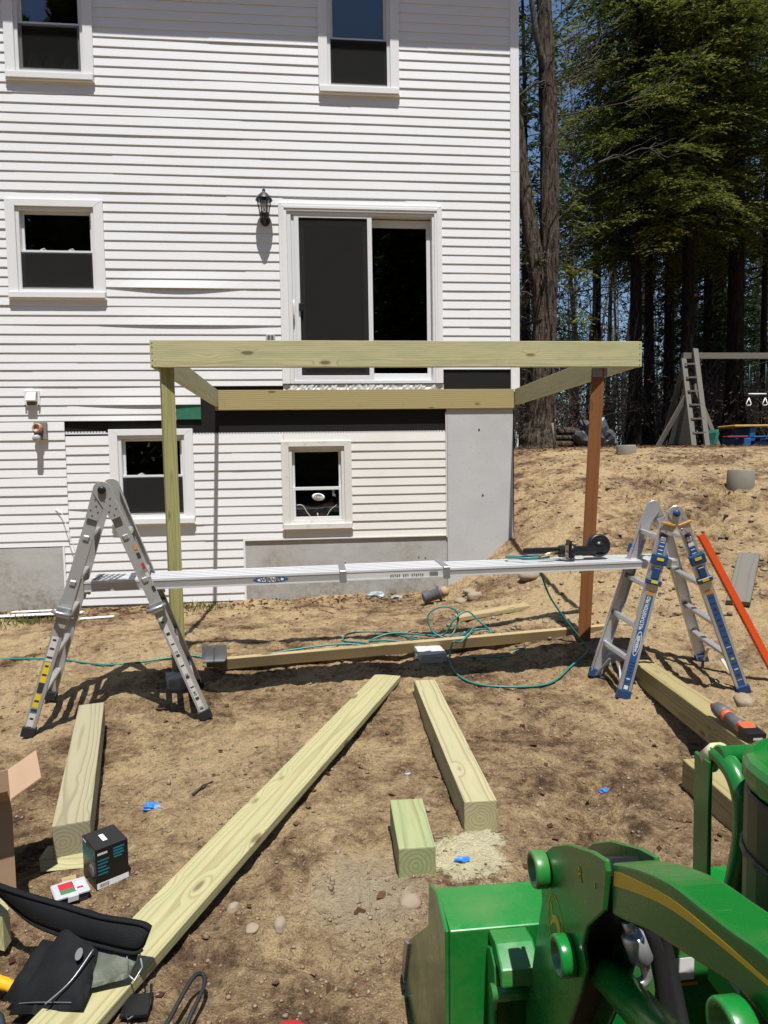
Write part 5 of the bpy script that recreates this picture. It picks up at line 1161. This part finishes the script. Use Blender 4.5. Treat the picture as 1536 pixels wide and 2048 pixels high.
b = MB(); b.prism([(8.55, 13.9, zt+.02), (8.63, 13.9, zt+.08), (8.68, 13.9, zt+.26), (8.66, 13.9, zt+.38), (8.61, 13.9, zt+.30), (8.58, 13.9, zt+.14)], (0, .4, 0)); tag(b.build('slide_end', M_pgreen, bevel=.01), 'green plastic slide end beside the toddler picnic table', 'slide')
CH = root('toy_chair', 'dark blue plastic child chair at the right edge beside the picnic table', 'chair', (9.95, 14.0, zt))
b = MB(); b.box(9.86, 10.2, 13.9, 14.25, zt+.10, zt+.16); b.build('seat', M_pblue, CH, bevel=.01)
for x in (9.86, 10.14): b = MB(); b.box(x, x+.06, 13.9, 14.25, zt-.03, zt+.10); b.build('leg', M_pblue, CH)
b = MB(); b.tube([(9.80, 13.88, zt+.10), (9.80, 13.88, zt+.23), (10.05, 13.88, zt+.23), (10.05, 13.88, zt+.10), (9.80, 13.88, zt+.10)], .014, 6); b.build('frame', M_pgreen, CH)
b = MB(); b.tube([(4.26, 11.8, G(4.26, 11.8)-.1), (4.24, 11.8, G(4.26, 11.8)+.25), (4.22, 11.8, G(4.26, 11.8)+.46)], [.02, .018, .024], 8); tag(b.build('wooden_stake', M_greywood), 'thin grey wooden stake standing before the firewood', 'stake')
for i, (x, y, l, r, dz, a) in enumerate(((4.75, 12.9, .9, .07, .0, .05), (5.0, 13.05, .8, .06, .03, -.1), (4.9, 13.0, .9, .055, .13, .08), (4.65, 13.1, .7, .06, .16, -.03), (5.1, 13.1, .7, .07, .24, .1), (4.8, 13.1, .8, .05, .30, .0))):
    z = G(x, y); d = Vector((math.cos(a), math.sin(a), 0))*l/2; c = Vector((x, y, z+r*.8+dz)); b = MB(); b.tube([c-d, c, c+d], [r, r*1.04, r*.93], 9); tag(b.build('log', M_bark), ('thick log at the bottom left of the dark woodpile', 'log at the bottom right of the dark woodpile', 'log in the second layer of the woodpile', 'short log at the left end of the woodpile', 'thick short log near the top of the woodpile', 'thin topmost log of the woodpile')[i], 'log', 'logs of the woodpile')
b = MB(); bmesh.ops.create_icosphere(b.bm, subdivisions=4, radius=1); r_ = random.Random(4)
for v in b.bm.verts:
    f = 1+.16*math.sin(v.co.x*9+v.co.z*7)+.10*math.sin(v.co.y*17+v.co.x*5)+r_.uniform(-.09, .09); v.co = Vector((v.co.x*.36*f, v.co.y*.4*f, max(-.02, v.co.z*.52*f)))
tag(b.build('tarp_heap', M_tarp, None, Matrix.Translation((5.38, 12.7, G(5.38, 12.7)-.02))), 'crumpled grey tarpaulin heap behind the red post by the woods', 'tarp')

# ---------------------------------------------------------------- trees
class NPG:
    def __init__(s): s.V = []; s.F = []; s.n = 0
    def add(s, V, F): s.V.append(V); s.F.append(F+s.n); s.n += len(V)
    def tube(s, P, R, seg=8, jag=0., rng=None):
        P = np.asarray(P, float); R = np.asarray(R, float); n = len(P)
        T = np.gradient(P, axis=0); T /= np.linalg.norm(T, axis=1)[:, None]+1e-9
        ref = np.where(np.abs(T[:, 2:3]) < .9, np.array([[0, 0, 1.]]), np.array([[1., 0, 0]])); U = np.cross(T, ref); U /= np.linalg.norm(U, axis=1)[:, None]+1e-9; Wv = np.cross(T, U)
        a = np.linspace(0, 2*PI, seg, endpoint=False); rad = np.repeat(R[:, None], seg, 1)
        if jag: rad = rad*(1+jag*(rng.random((1, seg))-.5)*1.4+jag*(rng.random((n, seg))-.5))
        V = P[:, None]+rad[..., None]*(U[:, None]*np.cos(a)[None, :, None]+Wv[:, None]*np.sin(a)[None, :, None])
        idx = np.arange(n*seg).reshape(n, seg); nx2 = np.roll(idx, -1, 1)
        F = np.stack([idx[:-1], nx2[:-1], nx2[1:], idx[1:]], -1).reshape(-1, 4); s.add(V.reshape(-1, 3), F)
    def mesh(s, name, mat, parent=None, smooth=False): return npmesh(name, np.concatenate(s.V), np.concatenate(s.F), mat, parent, smooth)
def leaves(g, P, D, L, Wd, rng, flat=.35):
    """diamond leaves at points P with directions D"""
    n = len(P); D = D/(np.linalg.norm(D, axis=1)[:, None]+1e-9)
    upv = np.array([[0, 0, 1.]])+rng.normal(0, flat, (n, 3)); S_ = np.cross(D, upv); S_ /= np.linalg.norm(S_, axis=1)[:, None]+1e-9
    L = np.asarray(L).reshape(-1, 1)*np.ones((n, 1)); Wd = np.asarray(Wd).reshape(-1, 1)*np.ones((n, 1))
    V = np.stack([P, P+D*L*.45+S_*Wd, P+D*L, P+D*L*.45-S_*Wd], 1).reshape(-1, 3); F = np.arange(4*n).reshape(n, 4); g.add(V, F)
def conifer(name, label, x, y, h, cb, R, tr, seed, step=.27, tw=.125, lf=.052, ll=.125, lw=.019, group='hemlocks at the edge of the woods', mat=None, lean=(0, 0), zmax=99, cat='tree'):
    rng = np.random.default_rng(seed); z0 = gz(x, y)-.15
    ro = root(name, label, cat, (x, y, z0), group)
    hs = np.linspace(0, h, 14); wob = rng.normal(0, .05, (14, 2)).cumsum(0)*.5
    P = np.stack([x+lean[0]*hs/h+wob[:, 0]*hs/h, y+lean[1]*hs/h+wob[:, 1]*hs/h, z0+hs], 1); rr = tr*(1-hs/h*.93)*(1+.55*np.exp(-hs/.35))
    g = NPG(); 
    Pf = np.stack([np.interp(np.linspace(0, h, 50), hs, P[:, k]) for k in range(3)], 1); rf = np.interp(np.linspace(0, h, 50), hs, rr)
    g.tube(Pf, rf, 14, .14, rng); 
    gb = NPG(); gl = NPG()
    z = cb
    # dead stubs and bare lower branches
    for k in range(9):
        zz = rng.uniform(1.5, cb); az = rng.uniform(0, 2*PI); L = rng.uniform(.5, 1.8); s = np.linspace(0, 1, 4)[:, None]; c = np.array([np.interp(zz, hs, P[:, 0]), np.interp(zz, hs, P[:, 1]), z0+zz])
        gb.tube(c+s*L*np.array([math.cos(az), math.sin(az), rng.uniform(-.2, .1)])+np.array([0, 0, -.3])*s**2*L*.4, np.array([.02, .014, .009, .004]), 4)
    while z < h-.3:
        f = (z-cb)/(h-cb); nb = rng.integers(3, 5)
        for _ in range(nb):
            zz = z+rng.uniform(0, step); az = rng.uniform(0, 2*PI)
            Lb = max(.35, R*(1-f)**.75*rng.uniform(.6, 1.15)*(.75+.25*min(1, f*5)))
            c = np.array([np.interp(zz, hs, P[:, 0]), np.interp(zz, hs, P[:, 1]), z0+zz]); d = np.array([math.cos(az), math.sin(az), 0]); sd = np.array([-d[1], d[0], 0])
            rise = rng.uniform(-.05, .22); droop = rng.uniform(.25, .5)
            s = np.linspace(0, 1, 7); B = c+d*(s*Lb)[:, None]+np.array([0, 0, 1.])*((rise*s-droop*s**2.2)*Lb)[:, None]+sd*(np.sin(s*3+seed)*.06*Lb)[:, None]
            gb.tube(B, (.008+.012*Lb*.5)*(1-s*.85), 4)
            nt = max(4, int(Lb/tw*(1.6 if f < .75 else 1.0))); st = np.sort(rng.uniform(.14, 1, nt)); 
            bp = np.stack([np.interp(st, s, B[:, k]) for k in range(3)], 1); side = np.where(rng.random(nt) < .5, 1, -1)
            ang = rng.uniform(.5, 1.15, nt); td = d*np.cos(ang)[:, None]+sd*(np.sin(ang)*side)[:, None]; td[:, 2] += rng.uniform(-.35, .12, nt)
            lt = (.18+.36*Lb*(1-st)**.6*rng.uniform(.6, 1.1, nt)+.10).clip(.15, 1.2)
            m = (lt/lf).astype(int).clip(2, 18); rep = np.repeat(np.arange(nt), m); tt = np.concatenate([np.linspace(.1, 1, k) for k in m])
            lp = bp[rep]+td[rep]*(lt[rep]*tt)[:, None]+np.array([0, 0, -1.])*(.28*lt[rep]*tt**2)[:, None]
            s2 = np.where(rng.random(len(rep)) < .5, 1, -1); pd = np.cross(td[rep], [0, 0, 1.]); ld = td[rep]*rng.uniform(.5, 1, (len(rep), 1))+pd*(s2*rng.uniform(.3, .95, len(rep)))[:, None]; ld[:, 2] += rng.uniform(-.45, .08, len(rep))
            leaves(gl, lp, ld, ll*rng.uniform(.6, 1.25, len(rep)), lw*rng.uniform(.7, 1.3, len(rep)), rng)
        z += step
        if z0+z > zmax: step = step*1.02
    g.mesh('trunk', M_barkd, ro, True); kind(gb.mesh('branches', M_barkd, ro), 'stuff'); gl.mesh('crown', mat or M_needle, ro)
    return ro
T_ = [('hemlock_tree', 'leftmost straight dark hemlock trunk behind the red post with the brightest low boughs', 8.35, 17.2, 17, 4.9, 3.3, .16, 1),
      ('hemlock_tree', 'thin dark hemlock right beside the leftmost straight one', 9.1, 18.6, 18, 5.6, 3.0, .14, 2),
      ('hemlock_tree', 'dark hemlock trunk second from the swing set ladder', 9.75, 19.2, 17, 5.6, 3.0, .16, 3),
      ('hemlock_tree', 'dark hemlock trunk just left of the swing set ladder', 10.6, 19.6, 19, 5.8, 3.1, .17, 4),
      ('hemlock_tree', 'stout hemlock rising right behind the swing set ladder', 9.75, 17.1, 20, 5.6, 3.8, .19, 5),
      ('hemlock_tree', 'stoutest hemlock behind the picnic table and trapeze', 11.6, 17.9, 21, 5.6, 3.9, .25, 6),
      ('hemlock_tree', 'slim hemlock at the right edge behind the trapeze', 13.6, 19.6, 18, 5.2, 3.0, .11, 7)]
for nm, lab, x, y, h, cb, R, tr, sd in T_: conifer(nm, lab, x, y, h, cb, R, tr, sd)
for i, (x, y, h, cb, R, tr) in enumerate(((7.6, 24, 19, 7, 3.0, .2), (14.5, 24, 22, 4, 3.4, .22), (11.5, 27, 22, 8, 3.6, .24), (16.8, 27, 24, 4, 3.6, .25), (19, 31, 24, 3.5, 4, .25))):
    conifer('pine_tree', ('tall pine in the woods seen between house corner and hemlocks', 'bushy pine in the woods at the right behind the slim hemlock', 'tall pine deep in the woods behind the middle hemlocks', 'pine deep in the woods at the right edge', 'farthest pine at the right edge of the woods')[i], x, y, h, cb, R, tr, 20+i, step=.42, tw=.22, lf=.12, ll=.26, lw=.045, group='pines deeper in the woods', mat=M_needle2)
# the old forked tree at the house corner
rng = np.random.default_rng(50); OT = root('forked_tree', 'old forked tree with rough grey bark and bare limbs beside the house corner', 'tree', (4.22, 12.5, gz(4.22, 12.5)))
def limb(g, P, R, seg=12, jag=.16, n=40):
    P = np.asarray(P, float); t = np.linspace(0, len(P)-1, n); s = np.arange(len(P)); Q = np.stack([np.interp(t, s, P[:, k]) for k in range(3)], 1)
    for _ in range(2): Q[1:-1] = (Q[:-2]+2*Q[1:-1]+Q[2:])/4
    g.tube(Q, np.interp(t, s, R), seg, jag, rng); return Q
zb_ = gz(4.22, 12.5)
g = NPG(); limb(g, [(4.20, 12.5, zb_-.2), (4.21, 12.5, zb_+.12), (4.25, 12.5, zb_+.5), (4.30, 12.5, zb_+1.2), (4.33, 12.5, 4.3), (4.42, 12.5, 5.4), (4.42, 12.5, 7.5), (4.36, 12.55, 9.2), (4.30, 12.6, 11), (4.36, 12.6, 13.5), (4.2, 12.6, 16)], [.42, .33, .26, .225, .20, .175, .155, .135, .10, .06, .02], 16, .16, 90)
g.mesh('trunk', M_bark, OT, True)
g = NPG(); limb(g, [(4.30, 12.52, 4.2), (4.22, 12.55, 5.0), (4.10, 12.6, 5.8), (3.93, 12.65, 7.0), (3.80, 12.7, 8.5), (3.75, 12.7, 10.5), (3.6, 12.7, 13)], [.19, .165, .15, .135, .11, .07, .02], 14, .16, 50); g.mesh('limb', M_bark, OT, True)
g = NPG(); limb(g, [(4.36, 12.5, 8.6), (4.15, 12.4, 9.1), (4.0, 12.3, 9.8), (3.85, 12.2, 11)], [.075, .06, .05, .02], 8, .1, 20); g.mesh('limb', M_twig, OT, True)
g = NPG()
def bough(g, c, d, L, r, depth, rng):
    n = 6; s = np.linspace(0, 1, n); k = rng.normal(0, .12, (n, 3)).cumsum(0)*L*.35; k[0] = 0
    B = c+d*(s*L)[:, None]+k+np.array([0, 0, 1.])*(rng.uniform(-.1, .25)*s**2*L)[:, None]; g.tube(B, r*(1-.75*s), 4)
    if depth > 0:
        for _ in range(rng.integers(3, 6)):
            i = rng.integers(1, n); dd = d+rng.normal(0, .65, 3); dd /= np.linalg.norm(dd); bough(g, B[i], dd, L*rng.uniform(.35, .6), r*.5, depth-1, rng)
for k in range(46):
    z = rng.uniform(4.2, 13); xx = 4.4 if rng.random() < .6 else 3.85; az = rng.uniform(0, 2*PI); bough(g, np.array([xx+rng.normal(0, .05), 12.55, z]), np.array([math.cos(az), math.sin(az), rng.uniform(-.1, .6)]), rng.uniform(.6, 2.0), rng.uniform(.012, .03), 2, rng)
kind(g.mesh('branches', M_twig, OT), 'stuff')
conifer('hemlock_sapling', 'small ragged hemlock with sparse green boughs growing against the forked tree', 4.55, 13.3, 9.5, 2.6, 1.15, .05, 61, step=.42, tw=.22, group=None)
# far woodland: bare stems, their twigs and thin evergreens, one mass
rng = np.random.default_rng(77); g = NPG(); gl = NPG()
for k in range(150):
    y = rng.uniform(23, 60); x = y*rng.uniform(.24, .80); h = rng.uniform(9, 19); r = rng.uniform(.04, .15); z0 = float(ground_base(np.array([x]), np.array([y]))[0])-.2
    n = 7; s = np.linspace(0, 1, n); P = np.stack([x+rng.normal(0, .12, n).cumsum(), y+rng.normal(0, .12, n).cumsum(), z0+h*s], 1); g.tube(P, r*(1-.8*s), 5)
    for j in range(rng.integers(10, 20)):
        t = rng.uniform(.12, .95); c = np.array([np.interp(t, s, P[:, q]) for q in range(3)]); az = rng.uniform(0, 2*PI); bough(g, c, np.array([math.cos(az), math.sin(az), rng.uniform(.0, .8)]), rng.uniform(.8, 3.0)*(1-t*.5), r*.28*(1-t*.6)+.006, 1, rng)
kind(g.mesh('far_bare_woods', M_twig), 'stuff')
gl = NPG()
for k in range(60):
    y = rng.uniform(30, 58); x = y*rng.uniform(.24, .85); cz = rng.uniform(3.0, 11); n = 800; P = rng.normal(0, 1, (n, 3))*np.array([1.6, 1.6, 1.1])+np.array([x, y, cz]); D = rng.normal(0, 1, (n, 3)); D[:, 2] -= .3; leaves(gl, P, D, rng.uniform(.2, .45, n), .045, rng)
kind(gl.mesh('far_evergreen_foliage', M_needle2), 'stuff')
gl = NPG(); g2 = NPG()
for k in range(130):
    y = rng.uniform(16.5, 25); x = y*rng.uniform(.20, .80); z0 = float(ground_base(np.array([x]), np.array([y]))[0]); n = 130; P = rng.normal(0, 1, (n, 3))*np.array([.5, .5, .42])+np.array([x, y, z0+.55+rng.uniform(0, .8)]); P[:, 2] = np.maximum(P[:, 2], z0+.02); D = rng.normal(0, 1, (n, 3)); leaves(gl, P, D, rng.uniform(.05, .11, n), .022, rng)
    for j in range(5): az = rng.uniform(0, 2*PI); bough(g2, np.array([x, y, z0]), np.array([math.cos(az)*.5, math.sin(az)*.5, 1]), rng.uniform(.6, 2.2), .012, 1, rng)
kind(gl.mesh('undergrowth_leaves', M_litter), 'stuff'); kind(g2.mesh('undergrowth_stems', M_twig), 'stuff')
# the wood on the other side of the clearing, seen in the window glass
gl = NPG()
for k in range(52):
    x = rng.uniform(-26, 26); y = rng.uniform(-24, -17); h = rng.uniform(13, 26); n = 1800; t = rng.random(n)**.8; R = 2.6*(1-t)**.7+.15; az = rng.uniform(0, 2*PI, n); q = np.sqrt(rng.random(n))
    P = np.stack([x+R*q*np.cos(az), y+R*q*np.sin(az), .2+t*(h-.2)], 1); D = np.stack([np.cos(az), np.sin(az), rng.uniform(-.5, .1, n)], 1); leaves(gl, P, D, .6, .2, rng)
for k in range(70):
    x = rng.uniform(-26, 26); y = rng.uniform(-19, -15); n = 700; P = rng.normal(0, 1, (n, 3))*np.array([1.3, .8, .9])+np.array([x, y, 1.3]); P[:, 2] = np.abs(P[:, 2]); D = rng.normal(0, 1, (n, 3)); leaves(gl, P, D, .35, .12, rng)
kind(gl.mesh('opposite_woods', M_needle), 'stuff')

# ---------------------------------------------------------------- stones, grit, litter, grass
def rock(label, x, y, r, seed, sq=.65, sink=.3, mat=None):
    rg = random.Random(seed); b = MB(); bmesh.ops.create_icosphere(b.bm, subdivisions=3, radius=1); ph = [rg.uniform(0, 6) for _ in range(6)]; sx = rg.uniform(.8, 1.25)
    for v in b.bm.verts:
        n = v.co.copy(); f = 1+.13*math.sin(2.3*n.x+ph[0])+.12*math.sin(2.9*n.y+ph[1])+.09*math.sin(4.1*n.z+ph[2])+.04*math.sin(7*n.x+ph[3]+5*n.y)
        v.co = Vector((n.x*f*r*sx, n.y*f*r/sx, n.z*f*r*sq))
    return tag(b.build('stone', mat or M_rock, None, Matrix.Translation((x, y, gz(x, y)+r*sq*(1-sink*2)*.6)) @ Matrix.Rotation(rg.uniform(0, 6), 4, 'Z'), smooth=True), label, 'stone', 'loose stones on the soil')
for i, (x, y, r, lab) in enumerate(((1.50, 6.98, .065, 'rounded stone nearest the fallen garden light'), (1.63, 6.90, .075, 'largest stone of the small stone cluster by the garden light'), (1.66, 7.2, .07, 'stone at the back of the small stone cluster'), (2.22, 6.78, .11, 'large pale stone beside the shadow line near the post'), (2.42, 6.95, .055, 'smaller stone just right of the large pale one'),
        (2.70, 4.02, .075, 'smooth round tan stone near the right ladder foot'), (.30, 2.28, .038, 'pointed pale stone between the block and bucket'), (-.15, 2.20, .028, 'flat whitish stone on the bare foreground soil'), (-.24, 2.20, .022, 'small white stone left of the flat whitish one'), (2.05, 7.35, .05, 'stone at the foot of the slope by the house corner'), (-.32, 2.35, .024, 'small grey stone beside the long board'), (3.4, 4.6, .06, 'stone beyond the orange bar'))):
    rock(lab, x, y, r, i)
def scatter(name, n, xr, yr, smin, smax, mat, seed, flat=.7, pw=3.):
    rng = np.random.default_rng(seed); x = rng.uniform(*xr, n); y = yr[0]+(yr[1]-yr[0])*rng.random(n)**1.3; s = smin+(smax-smin)*rng.random(n)**pw
    cl = fbm(x+40, y+11, 1.6, 3); keep = cl > rng.uniform(-.35, .12, n); x, y, s = x[keep], y[keep], s[keep]; m = len(x); z = ground_z(x, y)
    ok = ~((x < 2.35) & (y > 7.85)); x, y, z, s = x[ok], y[ok], z[ok], s[ok]; m = len(x)
    base = np.array([(1, 0, 0), (.3, .95, .1), (-.8, .6, -.1), (-.8, -.6, .1), (.3, -.95, 0), (.1, .1, .8), (0, 0, -.8)]); a = rng.uniform(0, 2*PI, m); ca, sa = np.cos(a), np.sin(a)
    Bv = base[None]*(1+rng.normal(0, .22, (m, 7, 3))); V = np.stack([Bv[..., 0]*ca[:, None]-Bv[..., 1]*sa[:, None], Bv[..., 0]*sa[:, None]+Bv[..., 1]*ca[:, None], Bv[..., 2]*flat], -1)*s[:, None, None]; V += np.stack([x, y, z+s*.15], -1)[:, None]
    f = []
    for k in range(5): f += [(k, (k+1) % 5, 5, 5), ((k+1) % 5, k, 6, 6)]
    f = np.array([(a_, b_, c_) for a_, b_, c_, _ in f]); F = (f[None]+(np.arange(m)*7)[:, None, None]).reshape(-1, 3); return kind(npmesh(name, V.reshape(-1, 3), F, mat), 'stuff')
scatter('gravel', 6000, (-2.6, 3.2), (1.4, 7.8), .002, .013, M_pebble, 5); scatter('gravel', 7000, (1.0, 6.5), (5.2, 11.5), .004, .034, M_pebble, 6, pw=4.5); scatter('soil_crumbs', 22000, (-2.4, 3.0), (1.4, 6), .002, .010, simple('soil_crumb', (.24, .165, .10), .95, var=.4, scale=40), 8)
def litter(name, n, fx, mat, seed, smin, smax, ws=(.008, .022)):
    rng = np.random.default_rng(seed); x, y = fx(rng, n); ok = ~((x < 2.35) & (y > 7.86)); x, y = x[ok], y[ok]; m = len(x); z = ground_z(x, y)+.008; g = NPG(); a = rng.uniform(0, 2*PI, m); D = np.stack([np.cos(a), np.sin(a), rng.normal(0, .25, m)], 1); leaves(g, np.stack([x, y, z], 1), D, rng.uniform(smin, smax, m), rng.uniform(*ws, m), rng, .4); return kind(g.mesh(name, mat), 'stuff')
litter('dead_leaves', 700, lambda r, n: (r.uniform(-3.6, 1.2, n), 7.85-np.abs(r.normal(0, .35, n))), M_litter, 11, .03, .07)
litter('dead_leaves', 350, lambda r, n: (r.uniform(-2.4, 2.8, n), r.uniform(1.5, 6.5, n)), M_litter, 12, .015, .05)
litter('dead_leaves', 9000, lambda r, n: (r.uniform(2.5, 17, n), 11.2+8*r.random(n)**1.4), M_litter, 13, .05, .13)
litter('wood_splinters', 260, lambda r, n: (r.normal(.53, .13, n), r.normal(2.54, .09, n)), M_saw, 14, .002, .006, (.0006, .0018))
rng = np.random.default_rng(15); g = NPG()
for (cx, cy, sx, sy, n) in ((-3.2, 7.2, .30, .12, 260), (-2.9, 7.35, .2, .08, 110), (-1.5, 7.7, .18, .06, 120), (-1.2, 7.5, .15, .08, 90), (-3.6, 6.9, .2, .15, 60)):
    x = rng.normal(cx, sx, n); y = rng.normal(cy, sy, n); z = ground_z(x, y); D = rng.normal(0, .45, (n, 3)); D[:, 2] = 1; leaves(g, np.stack([x, y, z], 1), D, rng.uniform(.03, .10, n), .004, rng, .8)
kind(g.mesh('grass', M_grass), 'stuff')
for i, (x, y, l, a, lab) in enumerate(((-.62, 3.25, .14, .9, 'dry forked twig on the soil behind the blue tape'), (2.9, 5.3, .25, .1, 'dry twig on the slope beyond the orange bar'), (.15, 6.9, .2, 2.4, 'dry twig on the soil before the basement window'))):
    z = gz(x, y)+.01; d = Vector((math.cos(a), math.sin(a), .05))*l; c = Vector((x, y, z)); b = MB(); b.tube([c, c+d*.5+Vector((0, .01, .01)), c+d], [.006, .005, .002], 5); b.tube([c+d*.45, c+d*.6+Vector((.03, .02, .02))], [.004, .0015], 5); tag(b.build('twig', M_twig), lab, 'twig')
